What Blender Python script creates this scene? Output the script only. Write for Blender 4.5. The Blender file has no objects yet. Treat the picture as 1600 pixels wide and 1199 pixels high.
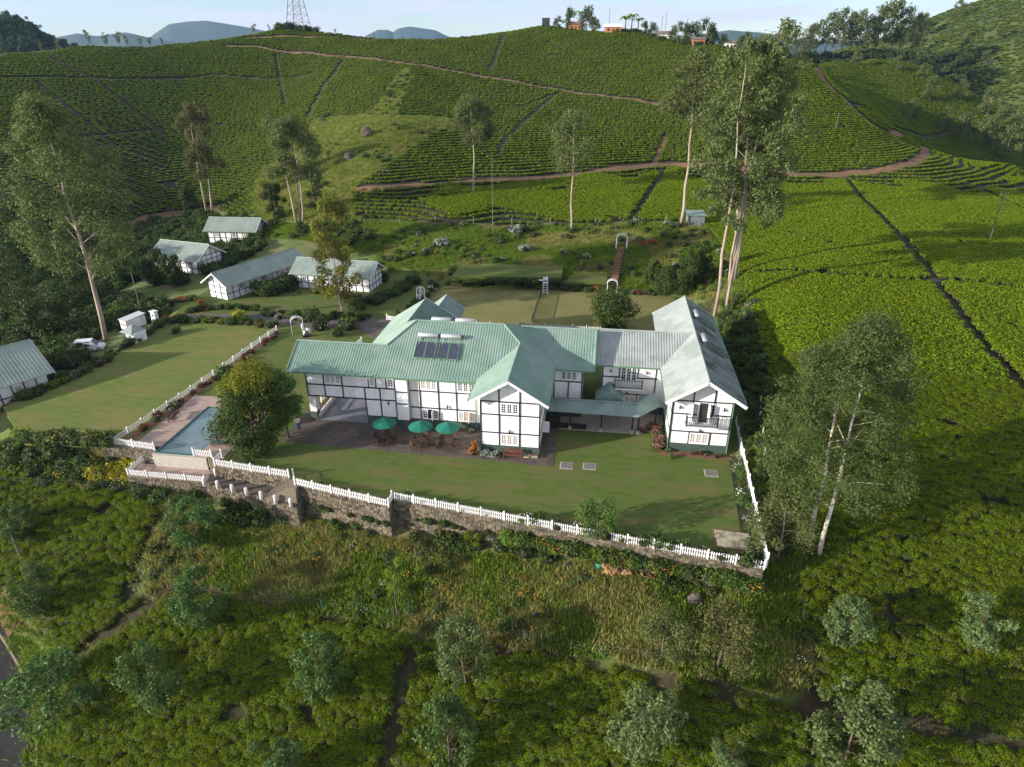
import bpy, math, random
import numpy as np
from mathutils import Vector, Matrix
# ------------------------------------------------------------ camera, sky, sun, exposure
scene = bpy.context.scene
col = scene.collection
cam_d = bpy.data.cameras.new('camera'); cam = bpy.data.objects.new('camera', cam_d); col.objects.link(cam)
cam_d.sensor_fit = 'HORIZONTAL'; cam_d.sensor_width = 36.0; cam_d.lens = 36.0*1035/1600
cam_d.clip_start = 0.5; cam_d.clip_end = 30000
cam.location = (0, 0, 37)
cam.rotation_euler = (math.radians(90-26.2), 0, math.radians(7.9))
scene.camera = cam
SUN_EL = math.radians(14.5); SUN_AZ = math.radians(29)      # light travels towards (cos, sin) of SUN_AZ
sun_d = bpy.data.lights.new('sun', 'SUN'); sun = bpy.data.objects.new('sun', sun_d); col.objects.link(sun)
sun_d.energy = 5.0; sun_d.angle = math.radians(0.6); sun_d.color = (1.0, 0.925, 0.82)
ldir = Vector((math.cos(SUN_AZ)*math.cos(SUN_EL), math.sin(SUN_AZ)*math.cos(SUN_EL), -math.sin(SUN_EL)))
sun.rotation_euler = ldir.to_track_quat('-Z', 'Y').to_euler()
world = bpy.data.worlds.new('World'); scene.world = world; world.use_nodes = True
wn = world.node_tree; wn.nodes.clear()
w_out = wn.nodes.new('ShaderNodeOutputWorld'); w_bg = wn.nodes.new('ShaderNodeBackground')
w_sky = wn.nodes.new('ShaderNodeTexSky'); w_sky.sky_type = 'NISHITA'; w_sky.sun_disc = False
w_sky.sun_elevation = SUN_EL; w_sky.sun_rotation = math.atan2(-ldir.x, -ldir.y)
w_sky.altitude = 1500; w_sky.air_density = 1.0; w_sky.dust_density = 0.7; w_sky.ozone_density = 1.5
w_tc = wn.nodes.new('ShaderNodeTexCoord'); w_map = wn.nodes.new('ShaderNodeMapping')
w_map.inputs['Scale'].default_value = (2.4, 2.4, 22.0); w_map.inputs['Location'].default_value = (0.3, 0.1, 0.4)
w_no = wn.nodes.new('ShaderNodeTexNoise'); w_no.inputs['Scale'].default_value = 1.6; w_no.inputs['Detail'].default_value = 7; w_no.inputs['Roughness'].default_value = 0.55
w_rp = wn.nodes.new('ShaderNodeValToRGB'); w_rp.color_ramp.elements[0].position = 0.42; w_rp.color_ramp.elements[1].position = 0.60
w_rp.color_ramp.elements[0].color = (0.22, 0.22, 0.22, 1); w_rp.color_ramp.elements[1].color = (0.90, 0.90, 0.90, 1)
w_mx = wn.nodes.new('ShaderNodeMix'); w_mx.data_type = 'RGBA'
w_mx.inputs['B'].default_value = (5.0, 4.95, 5.5, 1)          # thin lit cloud
wn.links.new(w_tc.outputs['Generated'], w_map.inputs['Vector']); wn.links.new(w_map.outputs['Vector'], w_no.inputs['Vector'])
wn.links.new(w_no.outputs['Fac'], w_rp.inputs['Fac']); wn.links.new(w_rp.outputs['Color'], w_mx.inputs['Factor'])
wn.links.new(w_sky.outputs['Color'], w_mx.inputs['A']); wn.links.new(w_mx.outputs['Result'], w_bg.inputs['Color'])
w_bg.inputs['Strength'].default_value = 0.12
wn.links.new(w_bg.outputs['Background'], w_out.inputs['Surface'])
scene.view_settings.view_transform = 'Standard'; scene.view_settings.look = 'None'
scene.view_settings.exposure = 0.76; scene.view_settings.gamma = 1.0; scene.view_settings.use_curve_mapping = False
scene.render.engine = 'CYCLES'
random.seed(7); rng = np.random.default_rng(7)

# ------------------------------------------------------------ terrain heights
def inpoly(X, Y, poly):
    X = np.asarray(X, float); Y = np.asarray(Y, float); r = np.zeros(X.shape, bool); n = len(poly)
    for i in range(n):
        x0, y0 = poly[i][:2]; x1, y1 = poly[(i+1) % n][:2]
        if y0 == y1: continue
        c = ((y0 > Y) != (y1 > Y)) & (X < (x1-x0)*(Y-y0)/(y1-y0)+x0)
        r ^= c
    return r
PLATEAU = [(-37.3,51.9),(-29.0,50.9),(-27.9,49.9),(-18.0,47.7),(-18.0,48.9),(14.5,43.8),(15.6,66),(16.5,90),(15,113),(-28,114),(-36,118),(-57,122),
           (-70,112),(-70,98),(-67.5,90),(-66,74),(-69,60),(-60,53),(-50.6,53.6),(-48.4,54.6),(-45,53.4),(-39.2,53.0)]
CTRL = [(-75,60,-1.6),(-76,86,-1.8),(-62,50,-2.2),(-62,104,0),(-78,116,0),(-80,138,1),(-92,120,-2),(-45,121,.6),(16.4,52,0),(16.4,60,0),(16.8,75,0),(17.2,90,.3),(17,110,1.2),(5,117,.6),
 (-60,70,0),(-20,70,0),(0,75,0),(-40,95,0),(-10,105,0),(5,95,0),
 (-7,121,2),(-26,120,2),(-16,115.5,1.7),(3,122,2.2),
 (-32.16,135.02,6.00),(-6.46,134.36,5.00),(15.17,138.17,6.50),(-51.58,134.44,3.50),(-18.35,132.24,4.20),(7.01,124.32,3.60),(19.22,130.10,5.00),
 (-39.38,167.20,9.00),(-59.25,155.33,9.00),(-8.28,183.72,9.50),(18.09,201.76,10.00),(41.28,185.23,9.50),(61.64,190.17,9.50),(93.80,221.31,11.50),
 (33.16,141.83,6.50),(25.91,109.27,5.20),(22.85,88.63,5.00),(21.24,75.91,4.80),(20.12,66.85,4.20),(51.74,142.16,7.00),(44.51,103.85,5.60),(33.47,71.86,4.20),(23.50,59.39,2.60),(19.62,59.18,2.40),(19.19,51.94,0.00),
 (65.00,108.56,5.00),(86.40,151.47,6.00),(104.43,187.47,6.60),(119.91,218.32,7.00),(108.80,221.73,9.00),(49.42,76.53,3.00),(40.18,55.92,-0.80),(35.45,43.97,-5.00),(31.03,54.12,-0.40),(72.46,98.18,4.00),(130.96,194.57,6.00),(49.26,57.44,-1.00),(136.52,203.74,6.20),
 (-48.49,208.85,17.97),(-57.45,250.20,28.96),(-64.46,282.50,37.05),(-72.19,317.78,44.54),(-19.78,212.84,17.97),(-24.31,258.13,28.86),(-28.39,298.79,39.37),(-32.66,341.54,49.62),(-64.25,195.89,18.92),(-78.03,241.81,29.14),(-90.28,282.29,37.05),(-98.66,310.33,43.72),
 (8.84,214.65,18.16),(9.41,258.37,29.00),(9.93,296.77,38.18),(10.43,332.52,46.61),(30.62,211.21,18.73),(35.12,255.29,29.21),(38.57,288.92,37.05),(40.73,309.30,41.23),
 (47.98,209.30,19.11),(53.36,241.40,27.85),(64.36,278.48,36.00),(61.26,205.25,16.30),(67.74,235.88,26.32),(70.13,269.30,34.03),(76.22,222.27,19.20),(84.83,223.75,15.24),
 (-139.46,303.81,42.00),(-148.27,325.50,49.62),(-164.14,301.36,43.97),(-123.58,315.83,45.91),(-127.43,273.75,30.24),(-110.10,232.45,19.25),(-97.79,198.57,11.03),(-89.20,174.67,5.82),(-77.44,152.64,3.00),
 (-100.52,251.98,28.72),(-76.20,199.62,18.44),(-74.94,181.86,11.79),(-86.57,196.73,13.25),(-64.14,172.05,11.68),
 (-177.24,293.14,42.39),(-161.27,262.39,30.39),(-145.33,231.91,18.94),(-130.81,204.59,9.73),(-115.21,176.49,3.17),(-104.46,160.21,-1.00),
 (-203.39,268.63,41.14),(-183.32,238.19,30.88),(-163.24,207.69,20.50),(-145.63,181.32,12.33),(-129.70,157.93,6.08),(-118.93,142.97,-1.50),(-115.99,158.61,-1.00),
 (-225.18,244.97,38.11),(-198.87,212.85,29.52),(-173.35,180.75,18.92),(-149.77,151.39,9.85),(-131.92,129.64,4.12),(-120.32,116.68,-4.50),(-104.17,113.09,-4.00),(-97.92,97.78,-3.50),(-252.84,232.73,37.04),(-192.18,169.51,19.68),(-148.94,125.06,8.71),(-132.58,108.16,-5.00),(-99.36,79.12,-4.00),
 # behind the crest the hill drops away
 (-330,330,5),(-200,380,8),(-100,400,14),(0,400,18),(60,360,14),(-30,450,0),(100,400,-4),(-260,420,-10),
 # the dip behind the right shoulder and the tea hill beyond it
 (125,215,-2),(140,235,-8),(120,260,-4),(150,200,-6),(175,190,-10),(200,220,-16),(111.69,300.17,16.61),(124.92,296.92,6.39),(112.44,339.15,26.93),(118.80,373.36,35.13),(142.11,379.29,31.48),(165.34,373.25,21.90),(149.10,327.89,9.88),(188.66,355.60,9.29),(173.94,321.13,0.64),(97.68,350.49,35.76),(223.60,349.88,-0.65),(160,390,0),(230,380,-20),(300,330,-30),(330,280,-30),
 # foreground
 (-18.16,47.90,-3.70),(-27.18,49.42,-3.40),(-6.51,46.90,-2.90),(4.83,45.29,-2.20),(14.49,44.77,-1.80),(-33.97,49.49,-3.70),(-45.34,51.09,-3.30),(-54.68,50.99,-3.00),(-62.35,51.06,-3.20),(-40.48,50.06,-3.60),(16.72,45.29,-2.20),
 (-45.24,47.55,-4.20),(-50.13,44.18,-6.00),(-56.60,42.58,-8.60),(-60.59,48.20,-5.50),(-50.11,35.82,-13.00),(-42.29,28.71,-13.60),(-55.28,35.11,-13.00),(-66.12,43.91,-11.00),(-39.31,37.32,-9.00),(-34.32,28.79,-12.80),(-34.03,42.84,-6.00),(-23.84,43.81,-5.60),(-21.98,38.61,-7.80),(-19.05,30.24,-11.80),
 (-6.00,43.22,-5.00),(-5.33,38.43,-7.30),(-4.40,31.73,-11.00),(10.14,42.93,-4.00),(9.82,37.46,-6.60),(9.73,33.02,-10.00),(17.52,41.87,-4.00),(18.88,33.95,-9.50),(32.77,35.88,-9.50),(27.39,40.93,-6.40),(40.14,37.24,-10.00),
 (-60,10,-20),(-30,8,-19),(0,8,-18),(30,8,-17),(60,10,-16),(0,-30,-24),(-80,-30,-26),(80,-30,-24),(-90,30,-18)]
CTRL = np.array(CTRL, float)
def _k(d): return np.sqrt(d*d+9.0)
_A = _k(np.hypot(CTRL[:,None,0]-CTRL[None,:,0], CTRL[:,None,1]-CTRL[None,:,1]))
_n = len(CTRL); _P = np.c_[np.ones(_n), CTRL[:,:2]/100]
_M = np.block([[_A-0.35*np.eye(_n), _P],[_P.T, np.zeros((3,3))]])
_w = np.linalg.solve(_M, np.r_[CTRL[:,2], 0,0,0])
def rbf(X, Y):
    X = np.asarray(X, float).ravel(); Y = np.asarray(Y, float).ravel(); out = np.empty(len(X))
    for a in range(0, len(X), 20000):
        x = X[a:a+20000]; y = Y[a:a+20000]
        out[a:a+20000] = _k(np.hypot(x[:,None]-CTRL[None,:,0], y[:,None]-CTRL[None,:,1])) @ _w[:_n] + np.c_[np.ones(len(x)), x/100, y/100] @ _w[_n:]
    return out
def axis(a, b, c, d, step, grow=1.12):
    v = list(np.arange(b, c+step, step)); s = step; t = b; L = []
    while t > a: s *= grow; t -= s; L.append(t)
    s = step; t = v[-1]
    while t < d: s *= grow; t += s; v.append(t)
    return np.array(L[::-1]+v)
GX = axis(-420, -115, 135, 420, 1.3); GY = axis(-60, 26, 300, 520, 1.3)
_gx, _gy = np.meshgrid(GX, GY)
GZ = rbf(_gx, _gy).reshape(_gx.shape)
GZ += 0.18*np.sin(_gx*.31+1.3*np.sin(_gy*.17))*np.sin(_gy*.27+.8)
_core = inpoly(_gx, _gy, PLATEAU)
# keep a ring inside the retaining walls low so the wall and the turf sheet make the step
_edge = np.zeros(_gx.shape, bool)
_front = PLATEAU[:6]
_fr2 = PLATEAU[-4:]+PLATEAU[:1]
for seg in (_front, _fr2):
    for (x0,y0),(x1,y1) in zip(seg[:-1], seg[1:]):
        dx, dy = x1-x0, y1-y0; t = np.clip(((_gx-x0)*dx+(_gy-y0)*dy)/(dx*dx+dy*dy), 0, 1)
        _edge |= np.hypot(_gx-x0-t*dx, _gy-y0-t*dy) < 1.6
GZ = np.where(_core & ~_edge, -0.06, GZ)
GZ = np.where(_core & _edge, np.minimum(GZ, -0.4), GZ)
# pit for the pool and its lower deck
GZ = np.where((_gx > -50) & (_gx < -36) & (_gy > 49) & (_gy < 66.5), np.minimum(GZ, -2.6), GZ)
GZ = np.where((_gx > -38.5) & (_gx < -26.5) & (_gy > 46.5) & (_gy < 51.5), np.minimum(GZ, -2.4), GZ)
def gz(x, y):
    x = np.asarray(x, float); y = np.asarray(y, float)
    i = np.clip(np.searchsorted(GX, x)-1, 0, len(GX)-2); j = np.clip(np.searchsorted(GY, y)-1, 0, len(GY)-2)
    u = np.clip((x-GX[i])/(GX[i+1]-GX[i]), 0, 1); v = np.clip((y-GY[j])/(GY[j+1]-GY[j]), 0, 1)
    return GZ[j,i]*(1-u)*(1-v)+GZ[j,i+1]*u*(1-v)+GZ[j+1,i]*(1-u)*v+GZ[j+1,i+1]*u*v
def surf(x, y):
    return np.where(inpoly(x, y, PLATEAU), 0.0, gz(x, y))

# ------------------------------------------------------------ helpers
def tag(o, label=None, cat=None, group=None, kind=None):
    if label: o['label'] = label
    if cat: o['category'] = cat
    if group: o['group'] = group
    if kind: o['kind'] = kind
    return o
def empty(name, loc=(0,0,0), rz=0.0):
    o = bpy.data.objects.new(name, None); o.empty_display_size = .3; col.objects.link(o); o.location = loc; o.rotation_euler = (0,0,rz); return o
def thing(name, label, cat, loc=(0,0,0), rz=0.0, group=None): return tag(empty(name, loc, rz), label, cat, group)
def link(name, me, parent=None, loc=None, rz=None):
    o = bpy.data.objects.new(name, me); col.objects.link(o)
    if parent is not None: o.parent = parent
    if loc is not None: o.location = loc
    if rz is not None: o.rotation_euler = (0,0,rz)
    return o
def copy_tree(o, parent=None):
    c = o.copy(); col.objects.link(c); c.parent = parent
    for ch in list(o.children): copy_tree(ch, c)
    return c
class MB:
    def __init__(s): s.v = []; s.f = []; s.mi = []; s.cur = 0
    def add(s, vs, fs):
        b = len(s.v); s.v += [tuple(p) for p in vs]; s.f += [tuple(i+b for i in f) for f in fs]; s.mi += [s.cur]*len(fs); return s
    def box(s, x0, x1, y0, y1, z0, z1):
        return s.add([(x0,y0,z0),(x1,y0,z0),(x1,y1,z0),(x0,y1,z0),(x0,y0,z1),(x1,y0,z1),(x1,y1,z1),(x0,y1,z1)],
                     [(0,3,2,1),(4,5,6,7),(0,1,5,4),(1,2,6,5),(2,3,7,6),(3,0,4,7)])
    def beam(s, a, b, w, h, up=(0,0,1)):
        a = Vector(a); b = Vector(b); d = (b-a).normalized(); u = Vector(up)
        if abs(d.dot(u)) > .98: u = Vector((0,1,0))
        r = d.cross(u).normalized(); u = r.cross(d); r *= w/2; u = u*(h/2)
        P = [a-r-u, a+r-u, a+r+u, a-r+u, b-r-u, b+r-u, b+r+u, b-r+u]
        return s.add(P, [(0,1,2,3),(7,6,5,4),(0,4,5,1),(1,5,6,2),(2,6,7,3),(3,7,4,0)])
    def tube(s, pts, rad, n=8, cap=True):
        pts = [Vector(p) for p in pts]; b = len(s.v); fs = []
        if not hasattr(rad, '__len__'): rad = [rad]*len(pts)
        for i, p in enumerate(pts):
            d = (pts[min(i+1, len(pts)-1)]-pts[max(i-1, 0)]).normalized()
            u = Vector((0,0,1)) if abs(d.z) < .9 else Vector((1,0,0))
            r = d.cross(u).normalized(); u = r.cross(d)
            for k in range(n):
                a = 2*math.pi*k/n; s.v.append(tuple(p+(r*math.cos(a)+u*math.sin(a))*rad[i]))
        for i in range(len(pts)-1):
            for k in range(n): fs.append((b+i*n+k, b+i*n+(k+1) % n, b+(i+1)*n+(k+1) % n, b+(i+1)*n+k))
        if cap: fs.append(tuple(b+k for k in range(n))[::-1]); fs.append(tuple(b+(len(pts)-1)*n+k for k in range(n)))
        s.f += fs; s.mi += [s.cur]*len(fs); return s
    def prism(s, poly, z0, z1):
        n = len(poly)
        return s.add([(p[0],p[1],z0) for p in poly]+[(p[0],p[1],z1) for p in poly],
                     [tuple(range(n))[::-1], tuple(range(n,2*n))]+[(i,(i+1)%n,n+(i+1)%n,n+i) for i in range(n)])
    def slab(s, P, t, nrm=None):
        """thicken the planar polygon P (3d points) downwards by t"""
        P = [Vector(p) for p in P]; n = len(P)
        N = nrm or (P[1]-P[0]).cross(P[2]-P[0]).normalized()
        if N.z < 0: N = -N
        Q = [p-N*t for p in P]
        return s.add(P+Q, [tuple(range(n)), tuple(range(n,2*n))[::-1]]+[(i,n+i,n+(i+1)%n,(i+1)%n) for i in range(n)])
    def lathe(s, prof, n=12, c=(0,0,0)):
        b = len(s.v); fs = []
        for r, z in prof:
            for k in range(n):
                a = 2*math.pi*k/n; s.v.append((c[0]+r*math.cos(a), c[1]+r*math.sin(a), c[2]+z))
        for i in range(len(prof)-1):
            for k in range(n): fs.append((b+i*n+k, b+i*n+(k+1)%n, b+(i+1)*n+(k+1)%n, b+(i+1)*n+k))
        fs.append(tuple(b+k for k in range(n))[::-1]); fs.append(tuple(b+(len(prof)-1)*n+k for k in range(n)))
        s.f += fs; s.mi += [s.cur]*len(fs); return s
    def mesh(s, name, mats, smooth=False):
        me = bpy.data.meshes.new(name); me.from_pydata(s.v, [], s.f)
        for m in (mats if isinstance(mats, (list, tuple)) else [mats]): me.materials.append(m)
        if any(s.mi): me.polygons.foreach_set('material_index', s.mi)
        if smooth: me.polygons.foreach_set('use_smooth', [True]*len(me.polygons))
        me.update(); return me
    def build(s, name, mats, parent=None, smooth=False, loc=None, rz=None): return link(name, s.mesh(name, mats, smooth), parent, loc, rz)

# ------------------------------------------------------------ materials
def mat(name, c1, c2=None, scale=2.0, rough=.7, bump=0.0, bscale=20.0, detail=5, metal=0.0, spec=.5, contrast=(.35,.65), coord='Object', stretch=(1,1,1), c3=None, c3scale=.15):
    m = bpy.data.materials.new(name); m.use_nodes = True; nt = m.node_tree; B = nt.nodes['Principled BSDF']
    B.inputs['Roughness'].default_value = rough; B.inputs['Metallic'].default_value = metal; B.inputs['Specular IOR Level'].default_value = spec
    tc = nt.nodes.new('ShaderNodeTexCoord'); mp = nt.nodes.new('ShaderNodeMapping'); mp.inputs['Scale'].default_value = stretch
    nt.links.new(tc.outputs[coord], mp.inputs['Vector'])
    if c2 is None: B.inputs['Base Color'].default_value = (*c1, 1)
    else:
        no = nt.nodes.new('ShaderNodeTexNoise'); no.inputs['Scale'].default_value = scale; no.inputs['Detail'].default_value = detail; no.inputs['Roughness'].default_value = .6
        rp = nt.nodes.new('ShaderNodeValToRGB'); e = rp.color_ramp.elements
        e[0].position, e[1].position = contrast; e[0].color = (*c1, 1); e[1].color = (*c2, 1)
        nt.links.new(mp.outputs[0], no.inputs['Vector']); nt.links.new(no.outputs['Fac'], rp.inputs['Fac'])
        out = rp.outputs['Color']
        if c3 is not None:
            n3 = nt.nodes.new('ShaderNodeTexNoise'); n3.inputs['Scale'].default_value = c3scale; n3.inputs['Detail'].default_value = 6; n3.inputs['Roughness'].default_value = .65
            r3 = nt.nodes.new('ShaderNodeValToRGB'); r3.color_ramp.elements[0].position = .47; r3.color_ramp.elements[1].position = .62
            mx = nt.nodes.new('ShaderNodeMix'); mx.data_type = 'RGBA'; mx.inputs['B'].default_value = (*c3, 1)
            nt.links.new(mp.outputs[0], n3.inputs['Vector']); nt.links.new(n3.outputs['Fac'], r3.inputs['Fac']); nt.links.new(r3.outputs['Color'], mx.inputs['Factor'])
            nt.links.new(out, mx.inputs['A']); out = mx.outputs['Result']
        nt.links.new(out, B.inputs['Base Color'])
    if bump:
        nb = nt.nodes.new('ShaderNodeTexNoise'); nb.inputs['Scale'].default_value = bscale; nb.inputs['Detail'].default_value = 4
        bp = nt.nodes.new('ShaderNodeBump'); bp.inputs['Strength'].default_value = bump; bp.inputs['Distance'].default_value = .05
        nt.links.new(mp.outputs[0], nb.inputs['Vector']); nt.links.new(nb.outputs['Fac'], bp.inputs['Height']); nt.links.new(bp.outputs['Normal'], B.inputs['Normal'])
    return m
def leafmat(name, cols, rough=.55, transl=.25, objvar=.25, spec=.3):
    """leaves: colour differs from leaf to leaf (random per island) and a little from plant to plant"""
    m = bpy.data.materials.new(name); m.use_nodes = True; nt = m.node_tree; B = nt.nodes['Principled BSDF']
    B.inputs['Roughness'].default_value = rough; B.inputs['Specular IOR Level'].default_value = spec
    g = nt.nodes.new('ShaderNodeNewGeometry'); rp = nt.nodes.new('ShaderNodeValToRGB'); e = rp.color_ramp.elements
    e[0].color = (*cols[0], 1); e[0].position = 0; e[1].color = (*cols[-1], 1); e[1].position = 1
    for i, c in enumerate(cols[1:-1]): q = e.new((i+1)/(len(cols)-1)); q.color = (*c, 1)
    oi = nt.nodes.new('ShaderNodeObjectInfo'); hs = nt.nodes.new('ShaderNodeHueSaturation')
    m1 = nt.nodes.new('ShaderNodeMapRange'); m1.inputs['To Min'].default_value = 1-objvar; m1.inputs['To Max'].default_value = 1+objvar
    m2 = nt.nodes.new('ShaderNodeMapRange'); m2.inputs['To Min'].default_value = .5-.025*objvar/.25; m2.inputs['To Max'].default_value = .5+.02*objvar/.25
    nt.links.new(g.outputs['Random Per Island'], rp.inputs['Fac']); nt.links.new(rp.outputs['Color'], hs.inputs['Color'])
    nt.links.new(oi.outputs['Random'], m1.inputs['Value']); nt.links.new(m1.outputs[0], hs.inputs['Value'])
    nt.links.new(oi.outputs['Random'], m2.inputs['Value']); nt.links.new(m2.outputs[0], hs.inputs['Hue'])
    nt.links.new(hs.outputs['Color'], B.inputs['Base Color'])
    if transl:
        tr = nt.nodes.new('ShaderNodeBsdfTranslucent'); mx = nt.nodes.new('ShaderNodeMixShader'); mx.inputs[0].default_value = transl
        nt.links.new(hs.outputs['Color'], tr.inputs['Color']); nt.links.new(B.outputs[0], mx.inputs[1]); nt.links.new(tr.outputs[0], mx.inputs[2])
        nt.links.new(mx.outputs[0], nt.nodes['Material Output'].inputs['Surface'])
    return m
M = {}
M['white'] = mat('white_paint', (.78,.77,.78), (.70,.69,.70), 1.5, .55)
M['wall'] = mat('white_render_wall', (.87,.86,.87), (.78,.77,.77), .8, .8, bump=.15, bscale=30, stretch=(1,1,.4), c3=(.68,.66,.63), c3scale=.5)
M['navy'] = mat('dark_timber_paint', (.012,.015,.035), (.02,.024,.05), 4, .5)
M['plinth'] = mat('green_plinth_paint', (.035,.065,.05), (.06,.09,.07), 3, .7)
M['roof'] = mat('green_metal_roof', (.165,.262,.205), (.20,.30,.24), .5, .5, c3=(.235,.315,.268), c3scale=.25, spec=.3, detail=9)
M['roof_old'] = mat('faded_green_metal_roof', (.31,.345,.32), (.375,.40,.38), .5, .55, c3=(.25,.29,.265), c3scale=.3, spec=.3, detail=9)
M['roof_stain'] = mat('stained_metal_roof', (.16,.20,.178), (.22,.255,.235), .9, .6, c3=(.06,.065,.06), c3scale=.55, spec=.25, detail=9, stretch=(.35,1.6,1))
M['roof_cott'] = mat('grey_green_metal_roof', (.255,.315,.268), (.305,.36,.315), .5, .55, c3=(.22,.27,.235), c3scale=.3, spec=.3)
M['roof_walk'] = mat('dull_green_metal_roof', (.17,.245,.22), (.23,.30,.27), .6, .55, c3=(.15,.2,.18), c3scale=.4)
M['glass'] = mat('window_glass', (.015,.02,.025), rough=.08)
M['curtain'] = mat('pale_curtain', (.30,.24,.20), (.42,.35,.30), 3, .9)
M['dark'] = mat('dark_interior', (.02,.018,.016), rough=.9)
M['wood'] = mat('stained_wood', (.06,.03,.018), (.10,.05,.03), 6, .6)
M['redwood'] = mat('red_brown_bench_wood', (.11,.035,.022), (.16,.055,.035), 6, .6)
M['balcony'] = mat('dark_balcony_timber', (.02,.017,.015), (.035,.03,.025), 6, .6)
M['lawn'] = mat('mown_lawn', (.070,.114,.021), (.116,.150,.036), 1.5, .95, bump=.6, bscale=40, c3=(.138,.130,.045), c3scale=.4, contrast=(.32,.68), spec=.15, detail=10, stretch=(.4,1.3,1))
M['lawn_dry'] = mat('dry_mown_lawn', (.108,.152,.030), (.168,.195,.050), 1.2, .95, bump=.6, bscale=40, c3=(.195,.178,.062), c3scale=.35, contrast=(.32,.68), spec=.15, detail=10, stretch=(.4,1.3,1))
M['lawn2'] = mat('court_turf', (.155,.160,.048), (.195,.185,.065), .5, .95, bump=.4, bscale=60, c3=(.21,.18,.07), c3scale=.2, spec=.15, detail=9)
M['soil'] = mat('tea_soil', (.018,.020,.008), (.045,.035,.018), 1.2, 1, bump=.6, bscale=6, c3=(.02,.03,.008), c3scale=.3)
M['path'] = mat('red_earth_path', (.23,.105,.055), (.14,.075,.04), .8, 1, bump=.7, bscale=5, c3=(.10,.09,.035), c3scale=.5)
M['road'] = mat('asphalt', (.014,.0135,.014), (.024,.023,.023), 1.5, .9, bump=.2, bscale=40, spec=.2)
M['drive'] = mat('worn_drive', (.085,.07,.06), (.13,.11,.095), 1.2, .9, bump=.3, bscale=20)
M['paving'] = mat('brown_paving', (.075,.055,.042), (.135,.10,.078), 1.3, .85, bump=.4, bscale=14, c3=(.06,.05,.04), c3scale=.35)
M['slate'] = mat('blue_grey_floor', (.16,.165,.19), (.22,.22,.25), 1.0, .35)
M['deckwood'] = mat('weathered_deck', (.36,.255,.20), (.50,.37,.30), 1.2, .8, stretch=(1,6,1), c3=(.30,.22,.18), c3scale=.6)
M['stone'] = leafmat('rubble_stone', [(.06,.048,.034),(.125,.10,.07),(.22,.18,.13),(.09,.085,.06)], .95, 0, .05, .2)
M['mortar'] = mat('wall_mortar', (.10,.085,.06), (.16,.13,.10), 3, 1)
M['concrete'] = mat('concrete', (.36,.33,.28), (.46,.42,.36), 3, .9, bump=.3, bscale=20)
M['slabstone'] = mat('paving_slab', (.13,.12,.11), (.19,.17,.15), 4, .9, bump=.3)
M['sand'] = mat('sandstone_pad', (.36,.31,.22), (.46,.40,.29), 3, .95, bump=.3, c3=(.16,.15,.08), c3scale=1.2)
M['steel'] = mat('brushed_steel', (.55,.55,.55), rough=.45, metal=.6)
M['panel'] = mat('solar_collector', (.035,.04,.065), (.05,.055,.085), 2, .18)
M['green_fabric'] = mat('green_canvas', (.0,.115,.075), (.004,.15,.10), 1.5, .8)
M['greenpaint'] = mat('green_gutter_paint', (.10,.22,.13), rough=.5)
M['black'] = mat('black_paint', (.012,.012,.013), rough=.5)
M['tyre'] = mat('rubber', (.015,.015,.015), rough=.85)
M['chrome'] = mat('lamp_glass', (.7,.7,.7), rough=.15)
M['carwhite'] = mat('white_car_paint', (.75,.75,.76), rough=.25)
M['cardark'] = mat('dark_car_paint', (.02,.025,.035), rough=.25)
M['bark'] = mat('pale_eucalypt_bark', (.42,.35,.28), (.24,.17,.12), 1.2, .9, bump=.4, bscale=8, stretch=(1,1,.25))
M['whitebark'] = mat('white_eucalypt_bark', (.62,.57,.52), (.42,.35,.29), 1.2, .9, bump=.4, bscale=8, stretch=(1,1,.25))
M['bark2'] = mat('brown_bark', (.10,.07,.05), (.17,.13,.09), 2, .95, bump=.5, bscale=8, stretch=(1,1,.3))
M['pole'] = mat('weathered_pole', (.13,.115,.10), (.20,.18,.16), 2, .9)
M['rock'] = mat('grey_rock', (.05,.042,.034), (.11,.09,.07), 1.5, .95, bump=.8, bscale=4)
M['earth'] = mat('red_soil_bed', (.14,.065,.04), (.20,.10,.06), 2, 1, bump=.6, bscale=10)
M['orange'] = mat('orange_wall', (.42,.17,.06), rough=.9)
M['rust'] = mat('rusty_roof', (.16,.10,.08), (.24,.17,.14), 1, .8)
M['net'] = mat('dark_net', (.02,.025,.02), rough=.9)
M['greenpost'] = mat('teal_fence_post', (.05,.13,.11), rough=.7)
M['line'] = mat('worn_court_line', (.24,.22,.12), (.16,.155,.07), .9, .9)
M['tank'] = mat('black_tank', (.02,.02,.022), rough=.6)
M['plastic'] = mat('green_plastic', (.03,.22,.12), rough=.4)
M['skin'] = mat('skin', (.16,.085,.055), rough=.6)
M['blue'] = mat('blue_cloth', (.02,.06,.22), rough=.9)
M['core'] = mat('dark_twigs', (.014,.018,.007), rough=1)
# leaves
M['tea'] = leafmat('tea_leaves', [(.050,.092,.003),(.108,.165,.004),(.175,.235,.006),(.245,.30,.008)], .65, .32, .14, .06)
M['tea_fresh'] = leafmat('fresh_tea_leaves', [(.078,.138,.006),(.148,.228,.009),(.222,.30,.012),(.29,.36,.016)], .65, .38, .13, .08)
M['euc'] = leafmat('eucalypt_leaves', [(.08,.11,.03),(.13,.165,.05),(.19,.22,.075)], .6, .42, .1, .2)
M['euc_green'] = leafmat('grey_green_eucalypt_leaves', [(.05,.085,.022),(.09,.13,.036),(.145,.18,.055)], .6, .4, .1, .15)
M['euc_olive'] = leafmat('olive_eucalypt_leaves', [(.08,.09,.026),(.125,.135,.04),(.175,.175,.055)], .6, .3, .1, .2)
M['grev'] = leafmat('silver_green_leaves', [(.07,.125,.04),(.125,.19,.06),(.20,.26,.09)], .55, .35, .15, .2)
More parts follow.
